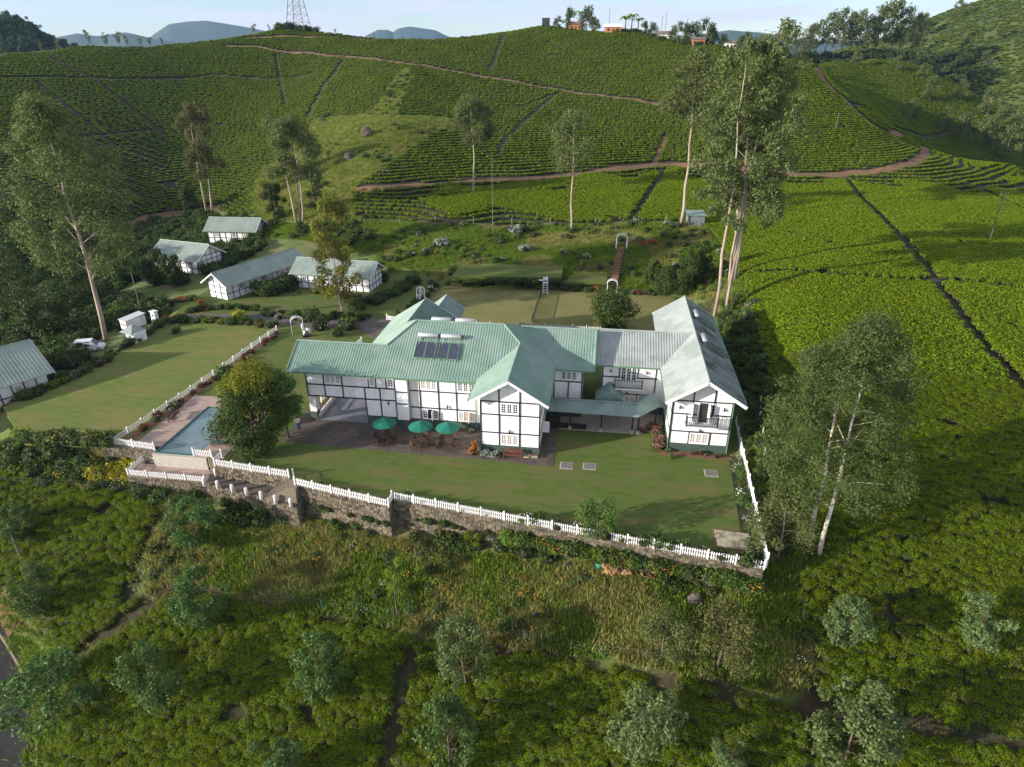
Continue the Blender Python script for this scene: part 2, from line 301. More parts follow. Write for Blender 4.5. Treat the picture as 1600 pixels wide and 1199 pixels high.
M['grev_green'] = leafmat('green_shade_leaves', [(.045,.095,.022),(.08,.14,.032),(.13,.19,.05)], .55, .35, .15, .2)
M['yellgreen'] = leafmat('loose_yellow_green_leaves', [(.12,.14,.02),(.20,.21,.03),(.28,.27,.045)], .6, .4, .1, .2)
M['broad'] = leafmat('dark_broad_leaves', [(.028,.052,.010),(.052,.085,.016),(.09,.125,.024)], .6, .25, .15, .2)
M['yell'] = leafmat('yellow_green_leaves', [(.10,.12,.010),(.165,.175,.014),(.235,.22,.02)], .6, .35, .12, .2)
M['gold'] = leafmat('golden_leaves', [(.30,.27,.01),(.42,.38,.02),(.25,.26,.015)], .5, .3, .1)
M['wild'] = leafmat('wild_grass_blades', [(.17,.225,.04),(.27,.28,.07),(.42,.35,.14),(.22,.28,.055)], .9, .45, .25, .08)
M['wildgreen'] = leafmat('green_grass_blades', [(.11,.195,.02),(.17,.255,.028),(.23,.29,.042)], .9, .45, .25, .08)
M['shrub'] = leafmat('shrub_leaves', [(.04,.075,.014),(.075,.12,.022),(.12,.16,.034)], .6, .25, .3, .2)
M['greyshrub'] = leafmat('silver_shrub_leaves', [(.20,.22,.18),(.30,.32,.27),(.38,.40,.34)], .7, .15, .1)
M['reddish'] = leafmat('red_brown_leaves', [(.10,.03,.015),(.16,.06,.02),(.08,.07,.02)], .6, .2, .2)
M['orangeleaf'] = leafmat('orange_red_leaves', [(.36,.08,.02),(.42,.16,.02),(.20,.16,.02)], .6, .2, .1)
M['drygrass'] = leafmat('dry_fronds', [(.30,.18,.09),(.40,.26,.13),(.22,.14,.06)], .8, .2, .15)
for nm, c in dict(fl_white=(.8,.78,.72), fl_red=(.55,.03,.03), fl_yellow=(.75,.50,.03), fl_pink=(.6,.18,.22), fl_orange=(.65,.17,.03)).items():
    M[nm] = mat(nm, c, rough=.7)

# ------------------------------------------------------------ zones of the land (world coordinates)
EXCL = [(-69.21,52.90),(-65.89,51.14),(-52.73,50.18),(-43.76,49.65),(-41.65,48.66),(-41.66,45.49),(-41.22,43.08),(-39.62,41.13),(-36.80,42.57),(-33.11,42.18),(-28.93,41.16),(-21.00,40.76),(-14.47,40.16),(-7.65,39.54),(-0.15,39.07),(7.46,38.50),(11.32,37.88),(15.59,37.46),(17.69,38.14),
        (18.06,41.19),(17.63,44.25),(18.94,46.98),(18.89,53.34),(19.07,61.67),(20.16,71.63),(21.49,86.65),(23.61,109.01),(22.62,128.67),(20.03,138.27),(15.11,140.59),(-5.89,140.35),(-32.31,135.67),(-54.05,141.96),(-63.06,141.79),(-83.76,151.61),(-105.65,169.14),(-115.25,163.38),(-118.76,145.05),(-121.65,126.31),(-136.50,116.93)]
GULLY = [(-83.97,150.36),(-96.44,174.44),(-100.17,190.03),(-90.95,197.29),(-96.97,223.21),(-82.09,216.05),(-75.22,214.65),(-75.93,240.80),(-77.48,266.05),(-70.63,256.74),(-67.17,222.12),(-65.01,212.90),(-47.69,216.40),(-48.69,209.81),(-53.52,183.54),(-59.38,158.02),(-60.08,154.39),(-53.44,140.08),(-62.38,140.05)]
VERGE = [(-60.72,41.59),(-47.45,26.11),(-39.92,26.53),(-40.68,31.44),(-46.44,37.30),(-50.69,40.15),(-53.41,41.21)]       # road cutting, bottom left
WILD = EXCL[:24]+[(16.5,66),(14.9,44),(-18,47.5),(-28,49.5),(-38,50.5),(-48,52.5)]
paths = {  # reddish estate tracks: centre line, width
 'a': ([(-60.38,155.26),(-52.47,156.37),(-39.10,165.99),(-29.99,169.29),(-19.12,173.36),(-8.20,182.26),(5.32,192.24),(18.04,200.80),(26.24,195.80),(35.49,189.63),(47.72,185.76),(61.54,189.84),(71.84,192.69),(81.28,199.57),(89.29,211.56),(116.90,285.30),(84.78,226.58),(76.51,221.95),(73.21,231.60),(71.67,249.27),(70.24,261.14),(70.51,268.97)], 2.9),
 'b': ([(-161.93,292.23),(-150.36,296.26),(-126.92,293.80),(-101.64,284.54),(-82.71,274.03),(-60.49,264.25),(-35.72,257.40),(-12.24,246.89),(9.07,236.90),(17.87,229.91)], 2.3),
 'c': ([(-159.97,304.75),(-142.37,311.27),(-116.59,312.48),(-102.93,310.30)], 2.0),
 'd': ([(-119.31,141.30),(-118.56,152.12),(-116.38,160.81),(-109.63,166.18),(-102.36,168.31)], 3.0),
 'e': ([(16.37,211.47),(14.50,206.34),(12.89,198.16)], 1.4),
}
gaps = [([(61.29,187.60),(56.90,146.51),(53.56,117.93),(49.43,96.05),(48.14,83.51),(48.76,74.43)],1.1),([(15.62,195.27),(9.50,162.60),(5.36,139.57)],1.1),([(-18.64,245.08),(-24.71,221.84),(-30.02,202.73),(-30.34,190.27)],1.1),
 ([(-47.63,315.46),(-45.42,267.07)],1.3),([(-107.39,281.66),(-100.03,226.32)],1.4),([(-139.68,290.71),(-114.46,240.69)],.9),([(-206.46,245.64),(-181.70,235.68),(-141.89,210.40)],1.2),([(-191.35,220.27),(-145.22,190.55)],.9),([(-204.99,214.88),(-182.10,236.29),(-155.45,266.20),(-117.70,273.05)],1.0),
 ([(-156.80,186.56),(-146.00,215.07)],1.0),([(-13.94,38.05),(-13.98,34.42),(-14.03,30.09)],1.45),([(-43.81,36.07),(-41.12,38.13),(-36.90,42.04)],1.6),([(17.67,36.92),(25.56,37.20),(34.08,36.87)],1.15),([(17.62,37.81),(17.31,33.16)],1.15),
 ([(25.08,110.91),(37.83,106.63),(51.77,108.29),(64.51,106.64)],.9),([(88.21,193.65),(92.75,182.07),(93.70,163.16)],.9),([(-29.63,228.51),(-20.62,242.86)],.8),([(25.14,45.01),(25.05,43.13)],1.0),([(73.92,235.68),(106.12,282.32),(148.01,324.71)],1.2)]
def segdist(X, Y, line):
    d = np.full(X.shape, 1e9)
    for (x0,y0),(x1,y1) in zip(line[:-1], line[1:]):
        dx, dy = x1-x0, y1-y0; t = np.clip(((X-x0)*dx+(Y-y0)*dy)/(dx*dx+dy*dy+1e-9), 0, 1)
        d = np.minimum(d, np.hypot(X-x0-t*dx, Y-y0-t*dy))
    return d
def vnoise(X, Y, s, seed=0):
    r = np.random.default_rng(seed).random((64,64)); x = X/s; y = Y/s
    i = np.floor(x).astype(int); j = np.floor(y).astype(int); u = x-i; v = y-j; u = u*u*(3-2*u); v = v*v*(3-2*v)
    g = lambda a, b: r[a % 64, b % 64]
    return g(i,j)*(1-u)*(1-v)+g(i+1,j)*u*(1-v)+g(i,j+1)*(1-u)*v+g(i+1,j+1)*u*v

# ------------------------------------------------------------ ground
def grid_mesh(name, gx, gy, gzv, mats):
    me = bpy.data.meshes.new(name); ny, nx = gzv.shape
    idx = np.arange(nx*ny).reshape(ny, nx)
    fc = np.c_[idx[:-1,:-1].ravel(), idx[:-1,1:].ravel(), idx[1:,1:].ravel(), idx[1:,:-1].ravel()]
    me.from_pydata(np.c_[gx.ravel(), gy.ravel(), gzv.ravel()].tolist(), [], fc.tolist())
    for m in mats: me.materials.append(m)
    me.polygons.foreach_set('use_smooth', [True]*len(me.polygons)); return me
def ground_material():
    m = mat('plantation_ground', (.026,.021,.009), (.055,.037,.017), .9, 1, bump=.7, bscale=5, c3=(.024,.030,.009), c3scale=.25)
    nt = m.node_tree; B = nt.nodes['Principled BSDF']; old = B.inputs['Base Color'].links[0].from_socket
    at = nt.nodes.new('ShaderNodeAttribute'); at.attribute_name = 'turf'
    no = nt.nodes.new('ShaderNodeTexNoise'); no.inputs['Scale'].default_value = .22; no.inputs['Detail'].default_value = 8; no.inputs['Roughness'].default_value = .65
    tc = nt.nodes.new('ShaderNodeTexCoord'); nt.links.new(tc.outputs['Object'], no.inputs['Vector'])
    rp = nt.nodes.new('ShaderNodeValToRGB'); e = rp.color_ramp.elements; e[0].position = .33; e[0].color = (.060,.100,.018,1); e[1].position = .68; e[1].color = (.19,.15,.065,1)
    q = e.new(.5); q.color = (.115,.150,.033,1)
    nt.links.new(no.outputs['Fac'], rp.inputs['Fac'])
    mx = nt.nodes.new('ShaderNodeMix'); mx.data_type = 'RGBA'
    nt.links.new(at.outputs['Fac'], mx.inputs['Factor']); nt.links.new(old, mx.inputs['A']); nt.links.new(rp.outputs['Color'], mx.inputs['B']); nt.links.new(mx.outputs['Result'], B.inputs['Base Color'])
    return m
gme = grid_mesh('ground', _gx, _gy, GZ, [ground_material()])
turf = (inpoly(_gx, _gy, EXCL) | inpoly(_gx, _gy, GULLY) | inpoly(_gx, _gy, VERGE)).astype(np.float32)
far_turf = np.hypot(_gx, _gy) > 440
turf = np.where(far_turf, .6, turf).astype(np.float32)
at_ = gme.attributes.new('turf', 'FLOAT', 'POINT'); at_.data.foreach_set('value', turf.ravel())
tag(link('ground', gme), 'plantation hillside ground rising behind the house', None, None, 'structure')
def drape(name, line, w, m, dz=.07, label=None, step=1.0, wav=.25):
    P = []
    for (x0,y0),(x1,y1) in zip(line[:-1], line[1:]):
        n = max(1, int(math.hypot(x1-x0, y1-y0)/step))
        P += [(x0+(x1-x0)*k/n, y0+(y1-y0)*k/n) for k in range(n)]
    P.append(line[-1]); P = np.array(P)
    for _ in range(6): P[1:-1] = (P[:-2]+P[1:-1]*2+P[2:])/4
    T = np.gradient(P, axis=0); T /= np.linalg.norm(T, axis=1)[:,None]+1e-9; N = np.c_[-T[:,1], T[:,0]]
    mb = MB(); k = 4
    for i in range(len(P)):
        ww = w*(1+wav*math.sin(i*.7)*math.sin(i*.23+1))
        for a in range(k+1):
            q = P[i]+N[i]*ww*(a/k-.5); mb.v.append((q[0], q[1], float(gz(q[0], q[1]))+dz-(.05 if a in (0,k) else 0)))
    for i in range(len(P)-1):
        for a in range(k): mb.f.append((i*(k+1)+a, i*(k+1)+a+1, (i+1)*(k+1)+a+1, (i+1)*(k+1)+a)); mb.mi.append(0)
    o = mb.build(name, m, None, True); tag(o, label, None, None, 'structure'); return o
for k, (ln, w) in paths.items(): drape('path', ln, w, M['path'], label='reddish earth estate track across the tea')
drape('road', [(-60.19,40.20),(-54.58,36.82),(-50.87,33.75),(-47.55,30.69),(-44.58,26.73)], 5.2, M['road'], .10, 'narrow dark asphalt road in the bottom left corner', wav=0)
drape('kerb', [(-61.20,41.71),(-54.77,38.83),(-51.43,37.02),(-47.46,34.13),(-44.19,31.06),(-40.99,26.76)], .22, M['stone'], .16, 'pale concrete kerb and drain along the road', wav=.1)

drape('earth_bank', [(-55.18,41.35),(-53.27,39.84),(-51.93,38.66)], 1.8, M['earth'], .12, 'bare red earth in the road cutting')
# ------------------------------------------------------------ scattering
def card_mesh(name, C, N, S, mats, aspect=.6, mi=None, extra=None, fold=0.0, seed=1, upv=None):
    """one diamond shaped leaf per centre C with normal N and length S; extra = MB with cores or stems (material 1)"""
    C = np.asarray(C, float); n = len(C); N = np.asarray(N, float); N = N/(np.linalg.norm(N, axis=1)[:,None]+1e-9)
    r = np.random.default_rng(seed); R = r.normal(size=(n,3)) if upv is None else np.asarray(upv, float)
    U = R-(R*N).sum(1)[:,None]*N; U /= np.linalg.norm(U, axis=1)[:,None]+1e-9; W = np.cross(N, U)
    S = np.asarray(S, float)[:,None]
    V = np.stack([C-U*S*.5, C+W*S*.5*aspect+N*S*fold, C+U*S*.5, C-W*S*.5*aspect+N*S*fold], 1).reshape(-1,3)
    F = np.arange(4*n).reshape(n,4); nv0 = 4*n
    ev = np.array(extra.v, float).reshape(-1,3) if extra and extra.v else np.zeros((0,3))
    V = np.r_[V, ev]; polys = [4]*n; loops = list(F.ravel()); mis = list(np.zeros(n, int) if mi is None else mi)
    if extra:
        for f, q in zip(extra.f, extra.mi): polys.append(len(f)); loops += [i+nv0 for i in f]; mis.append(q)
    me = bpy.data.meshes.new(name); me.vertices.add(len(V)); me.vertices.foreach_set('co', V.ravel())
    me.loops.add(len(loops)); me.loops.foreach_set('vertex_index', np.array(loops, np.int32))
    me.polygons.add(len(polys)); st = np.r_[0, np.cumsum(polys)[:-1]].astype(np.int32)
    me.polygons.foreach_set('loop_start', st); me.polygons.foreach_set('material_index', np.array(mis, np.int32))
    for m in mats: me.materials.append(m)
    me.update(calc_edges=True); me.validate(); return me
def dome_core(mb, rx, ry, h, n=8, z0=0.0, mi=1):
    mb.cur = mi; mb.lathe([(rx*.55, z0), (rx*.95, z0+h*.25), (rx, z0+h*.6), (rx*.75, z0+h*.9), (rx*.3, z0+h)], n); mb.cur = 0
def tea_bush(name, n, leaf, seed, lm='tea'):
    r = np.random.default_rng(seed); a = r.random(n)*2*np.pi; q = np.sqrt(r.random(n))
    rim = .62*(1+.14*np.sin(2*a+seed)+.12*np.sin(3*a+2*seed)+.08*np.sin(5*a))
    x = q*rim*np.cos(a); y = q*rim*np.sin(a); z = .78-.20*q**6+r.normal(size=n)*.025+.03*np.sin(x*9+seed)*np.cos(y*8)
    side = r.random(n) < .22; z = np.where(side, .2+.5*r.random(n), z); x = np.where(side, rim*np.cos(a)*.98, x); y = np.where(side, rim*np.sin(a)*.98, y)
    N = np.c_[x*.9, y*.9, np.where(side, .35, 1.0)]+r.normal(size=(n,3))*.38
    mb = MB(); dome_core(mb, .52, .52, .68)
    return card_mesh(name, np.c_[x,y,z], N, leaf*(.7+.6*r.random(n)), [M[lm], M['core']], .62, None, mb, .12, seed)
def collection(name, meshes):
    c = bpy.data.collections.new(name)
    for i, me in enumerate(meshes): c.objects.link(bpy.data.objects.new('%s_%02d' % (name, i), me))
    return c
_trees = {}
def scatter_group(coll):
    ng = bpy.data.node_groups.new('scatter_'+coll.name, 'GeometryNodeTree')
    ng.interface.new_socket('Geometry', in_out='INPUT', socket_type='NodeSocketGeometry'); ng.interface.new_socket('Geometry', in_out='OUTPUT', socket_type='NodeSocketGeometry')
    i = ng.nodes.new('NodeGroupInput'); o = ng.nodes.new('NodeGroupOutput'); ip = ng.nodes.new('GeometryNodeInstanceOnPoints'); ci = ng.nodes.new('GeometryNodeCollectionInfo')
    ci.inputs['Collection'].default_value = coll; ci.inputs['Separate Children'].default_value = True; ci.inputs['Reset Children'].default_value = True
    def na(t, nm):
        q = ng.nodes.new('GeometryNodeInputNamedAttribute'); q.data_type = t; q.inputs['Name'].default_value = nm
        return [s for s in q.outputs if s.name == 'Attribute' and s.enabled][0]
    ng.links.new(i.outputs[0], ip.inputs['Points']); ng.links.new(ci.outputs[0], ip.inputs['Instance']); ip.inputs['Pick Instance'].default_value = True
    ng.links.new(na('INT','vi'), ip.inputs['Instance Index']); ng.links.new(na('FLOAT_VECTOR','rot'), ip.inputs['Rotation']); ng.links.new(na('FLOAT_VECTOR','sc'), ip.inputs['Scale'])
    ng.links.new(ip.outputs[0], o.inputs[0]); return ng
def scatter(name, P, coll, nvar, label, smin=.85, smax=1.15, zs=None, kind='stuff', seed=3, tilt=0.0, vi=None, sc=None, zfix=None):
    P = np.asarray(P, float); n = len(P); r = np.random.default_rng(seed)
    me = bpy.data.meshes.new(name); me.vertices.add(n); me.vertices.foreach_set('co', P.ravel())
    rot = np.c_[r.normal(size=n)*tilt, r.normal(size=n)*tilt, r.random(n)*2*np.pi]
    s = (smin+(smax-smin)*r.random(n)) if sc is None else sc
    S = np.c_[s, s, s if zs is None else s*zs]
    if zfix is not None: S[:,2] = zfix*(1+.05*r.normal(size=n))
    me.attributes.new('rot','FLOAT_VECTOR','POINT').data.foreach_set('vector', rot.astype(np.float32).ravel())
    me.attributes.new('sc','FLOAT_VECTOR','POINT').data.foreach_set('vector', S.astype(np.float32).ravel())
    me.attributes.new('vi','INT','POINT').data.foreach_set('value', (r.integers(0, nvar, n) if vi is None else vi).astype(np.int32))
    o = link(name, me); md = o.modifiers.new('scatter', 'NODES')
    if coll.name not in _trees: _trees[coll.name] = scatter_group(coll)
    md.node_group = _trees[coll.name]; tag(o, label, None, None, kind); return o
_cf = np.array(cam.rotation_euler.to_matrix() @ Vector((0,0,-1))); _cr = np.array(cam.rotation_euler.to_matrix() @ Vector((1,0,0))); _cu = np.cross(_cr, _cf)
def seen(x, y, z, mx=.09, my=.09):
    """rough view range with a wide margin, so nothing is grown where no nearby viewpoint could see it"""
    v = np.c_[x, y, z-37.0]; d = v @ _cf; u = (v @ _cr)/d/ (800/1035); w = (v @ _cu)/d/(599.5/1035)
    return (d > 5) & (np.abs(u) < 1+2*mx) & (np.abs(w) < 1+2*my)
def scatter_area(bbox, step, seed, jit=.5):
    r = np.random.default_rng(seed); x, y = np.meshgrid(np.arange(bbox[0], bbox[1], step), np.arange(bbox[2], bbox[3], step*.87))
    x = x+(np.arange(x.shape[0])[:,None] % 2)*step*.5; x = x.ravel(); y = y.ravel()
    return x+(r.random(len(x))-.5)*jit*step*1.6, y+(r.random(len(y))-.5)*jit*step*1.6

# tea: contour rows on the hill, closed tables of bushes near by
tea_near = collection('tea_near', [tea_bush('tea_near_%d' % i, 430, .092, 11+i) for i in range(5)])
tea_far = collection('tea_far', [tea_bush('tea_far_%d' % i, 120, .24, 31+i, 'tea_fresh') for i in range(5)])
def teamask(x, y, pad=.3):
    k = ~(inpoly(x, y, EXCL) | inpoly(x, y, GULLY) | inpoly(x, y, VERGE) | inpoly(x, y, PLATEAU))
    k &= (segdist(x, y, EXCL[3:20]) > .85) | (y > 75)
    for ln, w in paths.values(): k &= segdist(x, y, ln) > w/2+pad
    for ln, w in gaps: k &= segdist(x, y, ln) > w/2+(pad+.15 if ln[0][1] > 60 else 0)
    k &= (vnoise(x, y, 5.5, 5) < .97) | (y < 78)
    return k
hx, hy = scatter_area((-260, 260, 100, 420), .62, 1)
hz = gz(hx, hy); k = seen(hx, hy, hz) & (hy > 118-.0*hx); hx, hy = hx[k], hy[k]
k = teamask(hx, hy); hx, hy = hx[k], hy[k]
e = 1.5; gxd = (gz(hx+e, hy)-gz(hx-e, hy))/(2*e); gyd = (gz(hx, hy+e)-gz(hx, hy-e))/(2*e); sl = np.hypot(gxd, gyd)
rows = (sl > .13) & ~((hx > 18) & (hy < 185-.0*hx) & (hy < 172))
rx, ry, gx_, gy_, s_ = hx[rows], hy[rows], gxd[rows], gyd[rows], sl[rows]
DZ = .46; zz = gz(rx, ry); lev = np.round(zz/DZ)
dd = (lev*DZ-zz)/s_; dd = np.clip(dd, -1.3, 1.3); rx = rx+gx_/s_*dd; ry = ry+gy_/s_*dd
key = (lev.astype(np.int64)+1000)*10**10+np.floor(rx/.95+500).astype(np.int64)*10**4+np.floor(ry/4+50).astype(np.int64)
_, u = np.unique(key, return_index=True); rx, ry = rx[u], ry[u]
k = teamask(rx, ry, .2); rx, ry = rx[k], ry[k]
def put(name, x, y, coll, label, smin, smax, seed, zs=None, zfix=None): return scatter(name, np.c_[x, y, gz(x, y)-.06], coll, 5, label, smin, smax, zs, 'stuff', seed, zfix=zfix)
put('tea_rows', rx, ry, tea_far, 'contour rows of clipped tea bushes covering the hill behind the house', .92, 1.18, 5, .8)
cx, cy = scatter_area((-120, 190, 24, 230), .74, 2, .42); cz = gz(cx, cy); k = seen(cx, cy, cz); cx, cy = cx[k], cy[k]
k = teamask(cx, cy); cx, cy = cx[k], cy[k]
e = 1.5; sl = np.hypot((gz(cx+e, cy)-gz(cx-e, cy))/(2*e), (gz(cx, cy+e)-gz(cx, cy-e))/(2*e))
k = ~((cy > 118) & (sl > .13) & ~((cx > 18) & (cy < 172))); cx, cy = cx[k], cy[k]
k = (vnoise(cx, cy, 2.3, 9)*.6+vnoise(cx*.7, cy*1.6, 1.2, 10)*.4) < .79; cx, cy = cx[k], cy[k]
k = (cy < 75)
put('tea_table', cx[k], cy[k], tea_near, 'flat closed tables of tea bushes on the slope below the house', .86, 1.05, 6, zfix=.92)
put('tea_field', cx[~k], cy[~k], tea_far, 'smooth field of tea bushes right of the house', .84, 1.08, 7, zfix=.95)

# ------------------------------------------------------------ buildings: shared pieces
def roof_plane(P, parent, m, name='roof_sheet', pitch_dir=None, rib=.30, t=.05):
    """a metal roof sheet: planar polygon P with real ribs running down the slope"""
    P = [Vector(p) for p in P]; N = Vector((0,0,0))
    for i in range(1, len(P)-1): N += (P[i]-P[0]).cross(P[i+1]-P[0])
    N.normalize()
    if N.z < 0: N = -N; P = P[::-1]
    D = Vector((-N.x, -N.y, 0)); D = (D-N*D.dot(N)).normalized()           # up the slope
    E = D.cross(N).normalized()
    mb = MB(); mb.slab(P, t, N)
    s = [(p-P[0]).dot(E) for p in P]; u = [(p-P[0]).dot(D) for p in P]
    a = math.ceil(min(s)/rib)*rib
    while a < max(s)-.02:
        h = []
        for i in range(len(P)):
            j = (i+1) % len(P)
            if (s[i] > a) != (s[j] > a): h.append(u[i]+(u[j]-u[i])*(a-s[i])/(s[j]-s[i]))
        h.sort()
        for q in range(0, len(h)-1, 2):
            if h[q+1]-h[q] > .15:
                A = P[0]+E*a+D*(h[q]+.0); B = P[0]+E*a+D*h[q+1]; w1, w2, hh = .055, .03, .036
                V = [A-E*w1-N*.004, A+E*w1-N*.004, A+E*w2+N*hh, A-E*w2+N*hh, B-E*w1-N*.004, B+E*w1-N*.004, B+E*w2+N*hh, B-E*w2+N*hh]
                mb.add(V, [(0,1,2,3),(7,6,5,4),(1,5,6,2),(2,6,7,3),(3,7,4,0)])
        a += rib
    return mb.build(name, m, parent)
def cap(a, b, parent, m, name='ridge_cap', w=.16, h=.09):
    a = Vector(a)+Vector((0,0,.055)); b = Vector(b)+Vector((0,0,.055))
    mb = MB(); mb.tube([a, b], w*.62, 8); return mb.build(name, m, parent)
def board(a, b, parent, m, name='fascia_board', w=.05, h=.26):
    mb = MB(); mb.beam(a, b, w, h); return mb.build(name, m, parent)
def yb(parent, x0, x1, z0, z1, Y, m=None, name='timber_beam', d=.06):
    """beam lying on a wall that faces -Y at Y"""
    return MB().box(x0, x1, Y-d, Y+.02, z0, z1).build(name, m or M['navy'], parent)
def window(parent, x0, x1, z0, z1, Y, lights=3, rows=4, colsn=2, open_leaf=False, sill=True, face='y', m=None):
    """white casement window on a wall facing -Y (face y) or facing along X (face x: x0,x1 run along Y and Y is the wall's X, sign in lights)"""
    fr = MB(); pn = MB(); W = x1-x0; lw = W/lights; t = .045
    fr.box(x0-.06, x1+.06, Y-.07, Y-.01, z1, z1+.07); fr.box(x0-.06, x1+.06, Y-.10, Y-.01, z0-.07, z0)
    fr.box(x0-.06, x0, Y-.07, Y-.01, z0, z1); fr.box(x1, x1+.06, Y-.07, Y-.01, z0, z1)
    for i in range(lights):
        a = x0+i*lw; b = a+lw
        if open_leaf and lights == 3 and i == 1: continue
        fr.box(a, a+.10, Y-.06, Y-.012, z0, z1); fr.box(b-.10, b, Y-.06, Y-.012, z0, z1)
        fr.box(a+.10, b-.10, Y-.06, Y-.012, z0, z0+.12); fr.box(a+.10, b-.10, Y-.06, Y-.012, z1-.10, z1)
        for c in range(1, colsn):
            x = a+.10+(lw-.2)*c/colsn; fr.box(x-t/2, x+t/2, Y-.052, Y-.014, z0+.12, z1-.1)
        for r_ in range(1, rows):
            z = z0+.12+(z1-z0-.22)*r_/rows; fr.box(a+.10, b-.10, Y-.05, Y-.016, z-t/2, z+t/2)
    pn.box(x0+.02, x1-.02, Y-.022, Y-.004, z0+.01, z1-.01)
    w = fr.build('window', M['white'], parent); pn.build('pane', m or (M['curtain'] if random.random() < .35 else M['glass']), w)
    if open_leaf:
        lf = MB(); a = x0+2*lw
        lf.box(a-.03, a+.02, Y-.62, Y-.07, z0-.02, z1); lf.build('open_sash', M['white'], w)
    return w
def lamp(parent, x, Y, z):
    mb = MB(); mb.box(x-.05, x+.05, Y-.12, Y, z+.1, z+.16); mb.lathe([(.05,.0),(.10,.05),(.09,.22),(.03,.30)], 8, (x, Y-.16, z-.18))
    return mb.build('wall_lantern', M['black'], parent)
def pipe(parent, x, y, z0, z1): return MB().tube([(x,y,z0),(x,y,z1)], .05, 8).build('drain_pipe', M['greenpaint'], parent)
def railing(parent, x0, x1, y0, y1, z0, z1, m, n=14):
    """timber balcony rail round three sides, floor at z0"""
    o = MB().box(x0-.05, x1+.05, y0-.05, y1, z0-.14, z0).build('balcony_floor', M['white'], parent)
    mb = MB()
    for zz_ in (z0+.10, z1-.06):
        mb.box(x0, x1, y0, y0+.06, zz_, zz_+.06); mb.box(x0, x0+.06, y0+.06, y1, zz_, zz_+.06); mb.box(x1-.06, x1, y0+.06, y1, zz_, zz_+.06)
    mb.build('hand_rail', m, parent)
    for x in (x0, x1-.09): MB().box(x, x+.09, y0-.012, y0+.08, z0, z1+.16).build('rail_post', m, parent)
    for i in range(n):
        x = x0+.14+(x1-x0-.28)*i/(n-1); MB().box(x-.022, x+.022, y0+.012, y0+.048, z0+.16, z1-.06).build('baluster', m, parent)
    for s in (x0+.03, x1-.03):
        for i in range(3):
            y = y0+.2+(y1-y0-.25)*i/3; MB().box(s-.02, s+.02, y, y+.04, z0+.16, z1-.06).build('baluster', m, parent)

# ------------------------------------------------------------ main house
T = math.tan
mh = thing('main_house', 'large white half-timbered house with bright green metal roof beside the terrace', 'house', (-18, 62, 0))
mh_inv = Matrix.Translation((18,-62,0))
_made0 = set(bpy.data.objects)
W = M['wall']
wl = MB()
wl.box(-31.7,-25.0,62.3,68.4,3.0,6.5)                       # room over the drive-through
wl.box(-25.0,-20.0,62.302,68.39,1.0,6.49)
wl.box(-20.01,-11.3,62.30,74.8,1.0,6.48)
wl.box(-11.3,-5.2,58.0,74.81,1.0,6.2)
wl.box(-5.21,-1.35,66.8,75.5,.6,6.5)
wl.box(-25.9,-18.3,68.38,78.8,.6,6.13)
wl.box(-31.72,-30.95,62.29,63.0,1.0,3.0); wl.box(-31.72,-30.95,67.6,68.41,1.0,3.0)
def gable_y(mb, x0, x1, xa, z0, ze0, ze1, za, Y, t):
    P = [(x0,z0),(x1,z0),(x1,ze1),(xa,za),(x0,ze0)]
    mb.add([(x,Y,z) for x,z in P]+[(x,Y+t,z) for x,z in P], [(0,1,2,3,4),(9,8,7,6,5)]+[(i,i+5,(i+1)%5+5,(i+1)%5) for i in range(5)])
def gable_x(mb, y0, y1, ya, z0, ze0, ze1, za, X, t):
    P = [(y0,z0),(y1,z0),(y1,ze1),(ya,za),(y0,ze0)]
    mb.add([(X,y,z) for y,z in P]+[(X+t,y,z) for y,z in P], [(0,1,2,3,4),(9,8,7,6,5)]+[(i,i+5,(i+1)%5+5,(i+1)%5) for i in range(5)])
gable_y(wl,-11.3,-5.2,-8.3,6.2,7.0,6.92,8.84,58.0,.2)
gable_x(wl,62.32,68.35,65.3,6.5,6.55,6.5,8.22,-31.7,.2)
gable_x(wl,66.82,75.4,71.1,6.5,6.52,6.52,8.98,-1.55,.2)
gable_y(wl,-25.88,-18.4,-22.2,6.13,6.6,6.55,8.95,78.6,.2)
wl.build('wall', W, mh)
ch = MB().box(-21.28,-20.02,61.7,62.31,1.05,6.16).build('wall', W, mh)
MB().box(-25.0,-20.0,62.27,68,0,1.0).build('plinth', M['plinth'], mh)
MB().box(-21.2,-20.0,61.95,62.3,0,1.05).build('plinth', M['plinth'], mh)
MB().box(-20.02,-11.3,62.26,74,0,.99).build('plinth', M['plinth'], mh)
MB().box(-11.33,-5.17,57.96,74,0,1.0).build('plinth', M['plinth'], mh)
MB().box(-31.75,-30.93,62.25,63.02,0,1.0).build('plinth', M['plinth'], mh)
MB().box(-31.75,-30.93,67.58,68.43,0,1.0).build('plinth', M['plinth'], mh)
MB().box(-5.2,-1.35,66.82,75,0,.6).build('plinth', M['plinth'], mh)
MB().box(-25.88,-18.4,68,78.7,0,.6).build('plinth', M['plinth'], mh)
G = M['roof']
ze = 6.22; S = .577
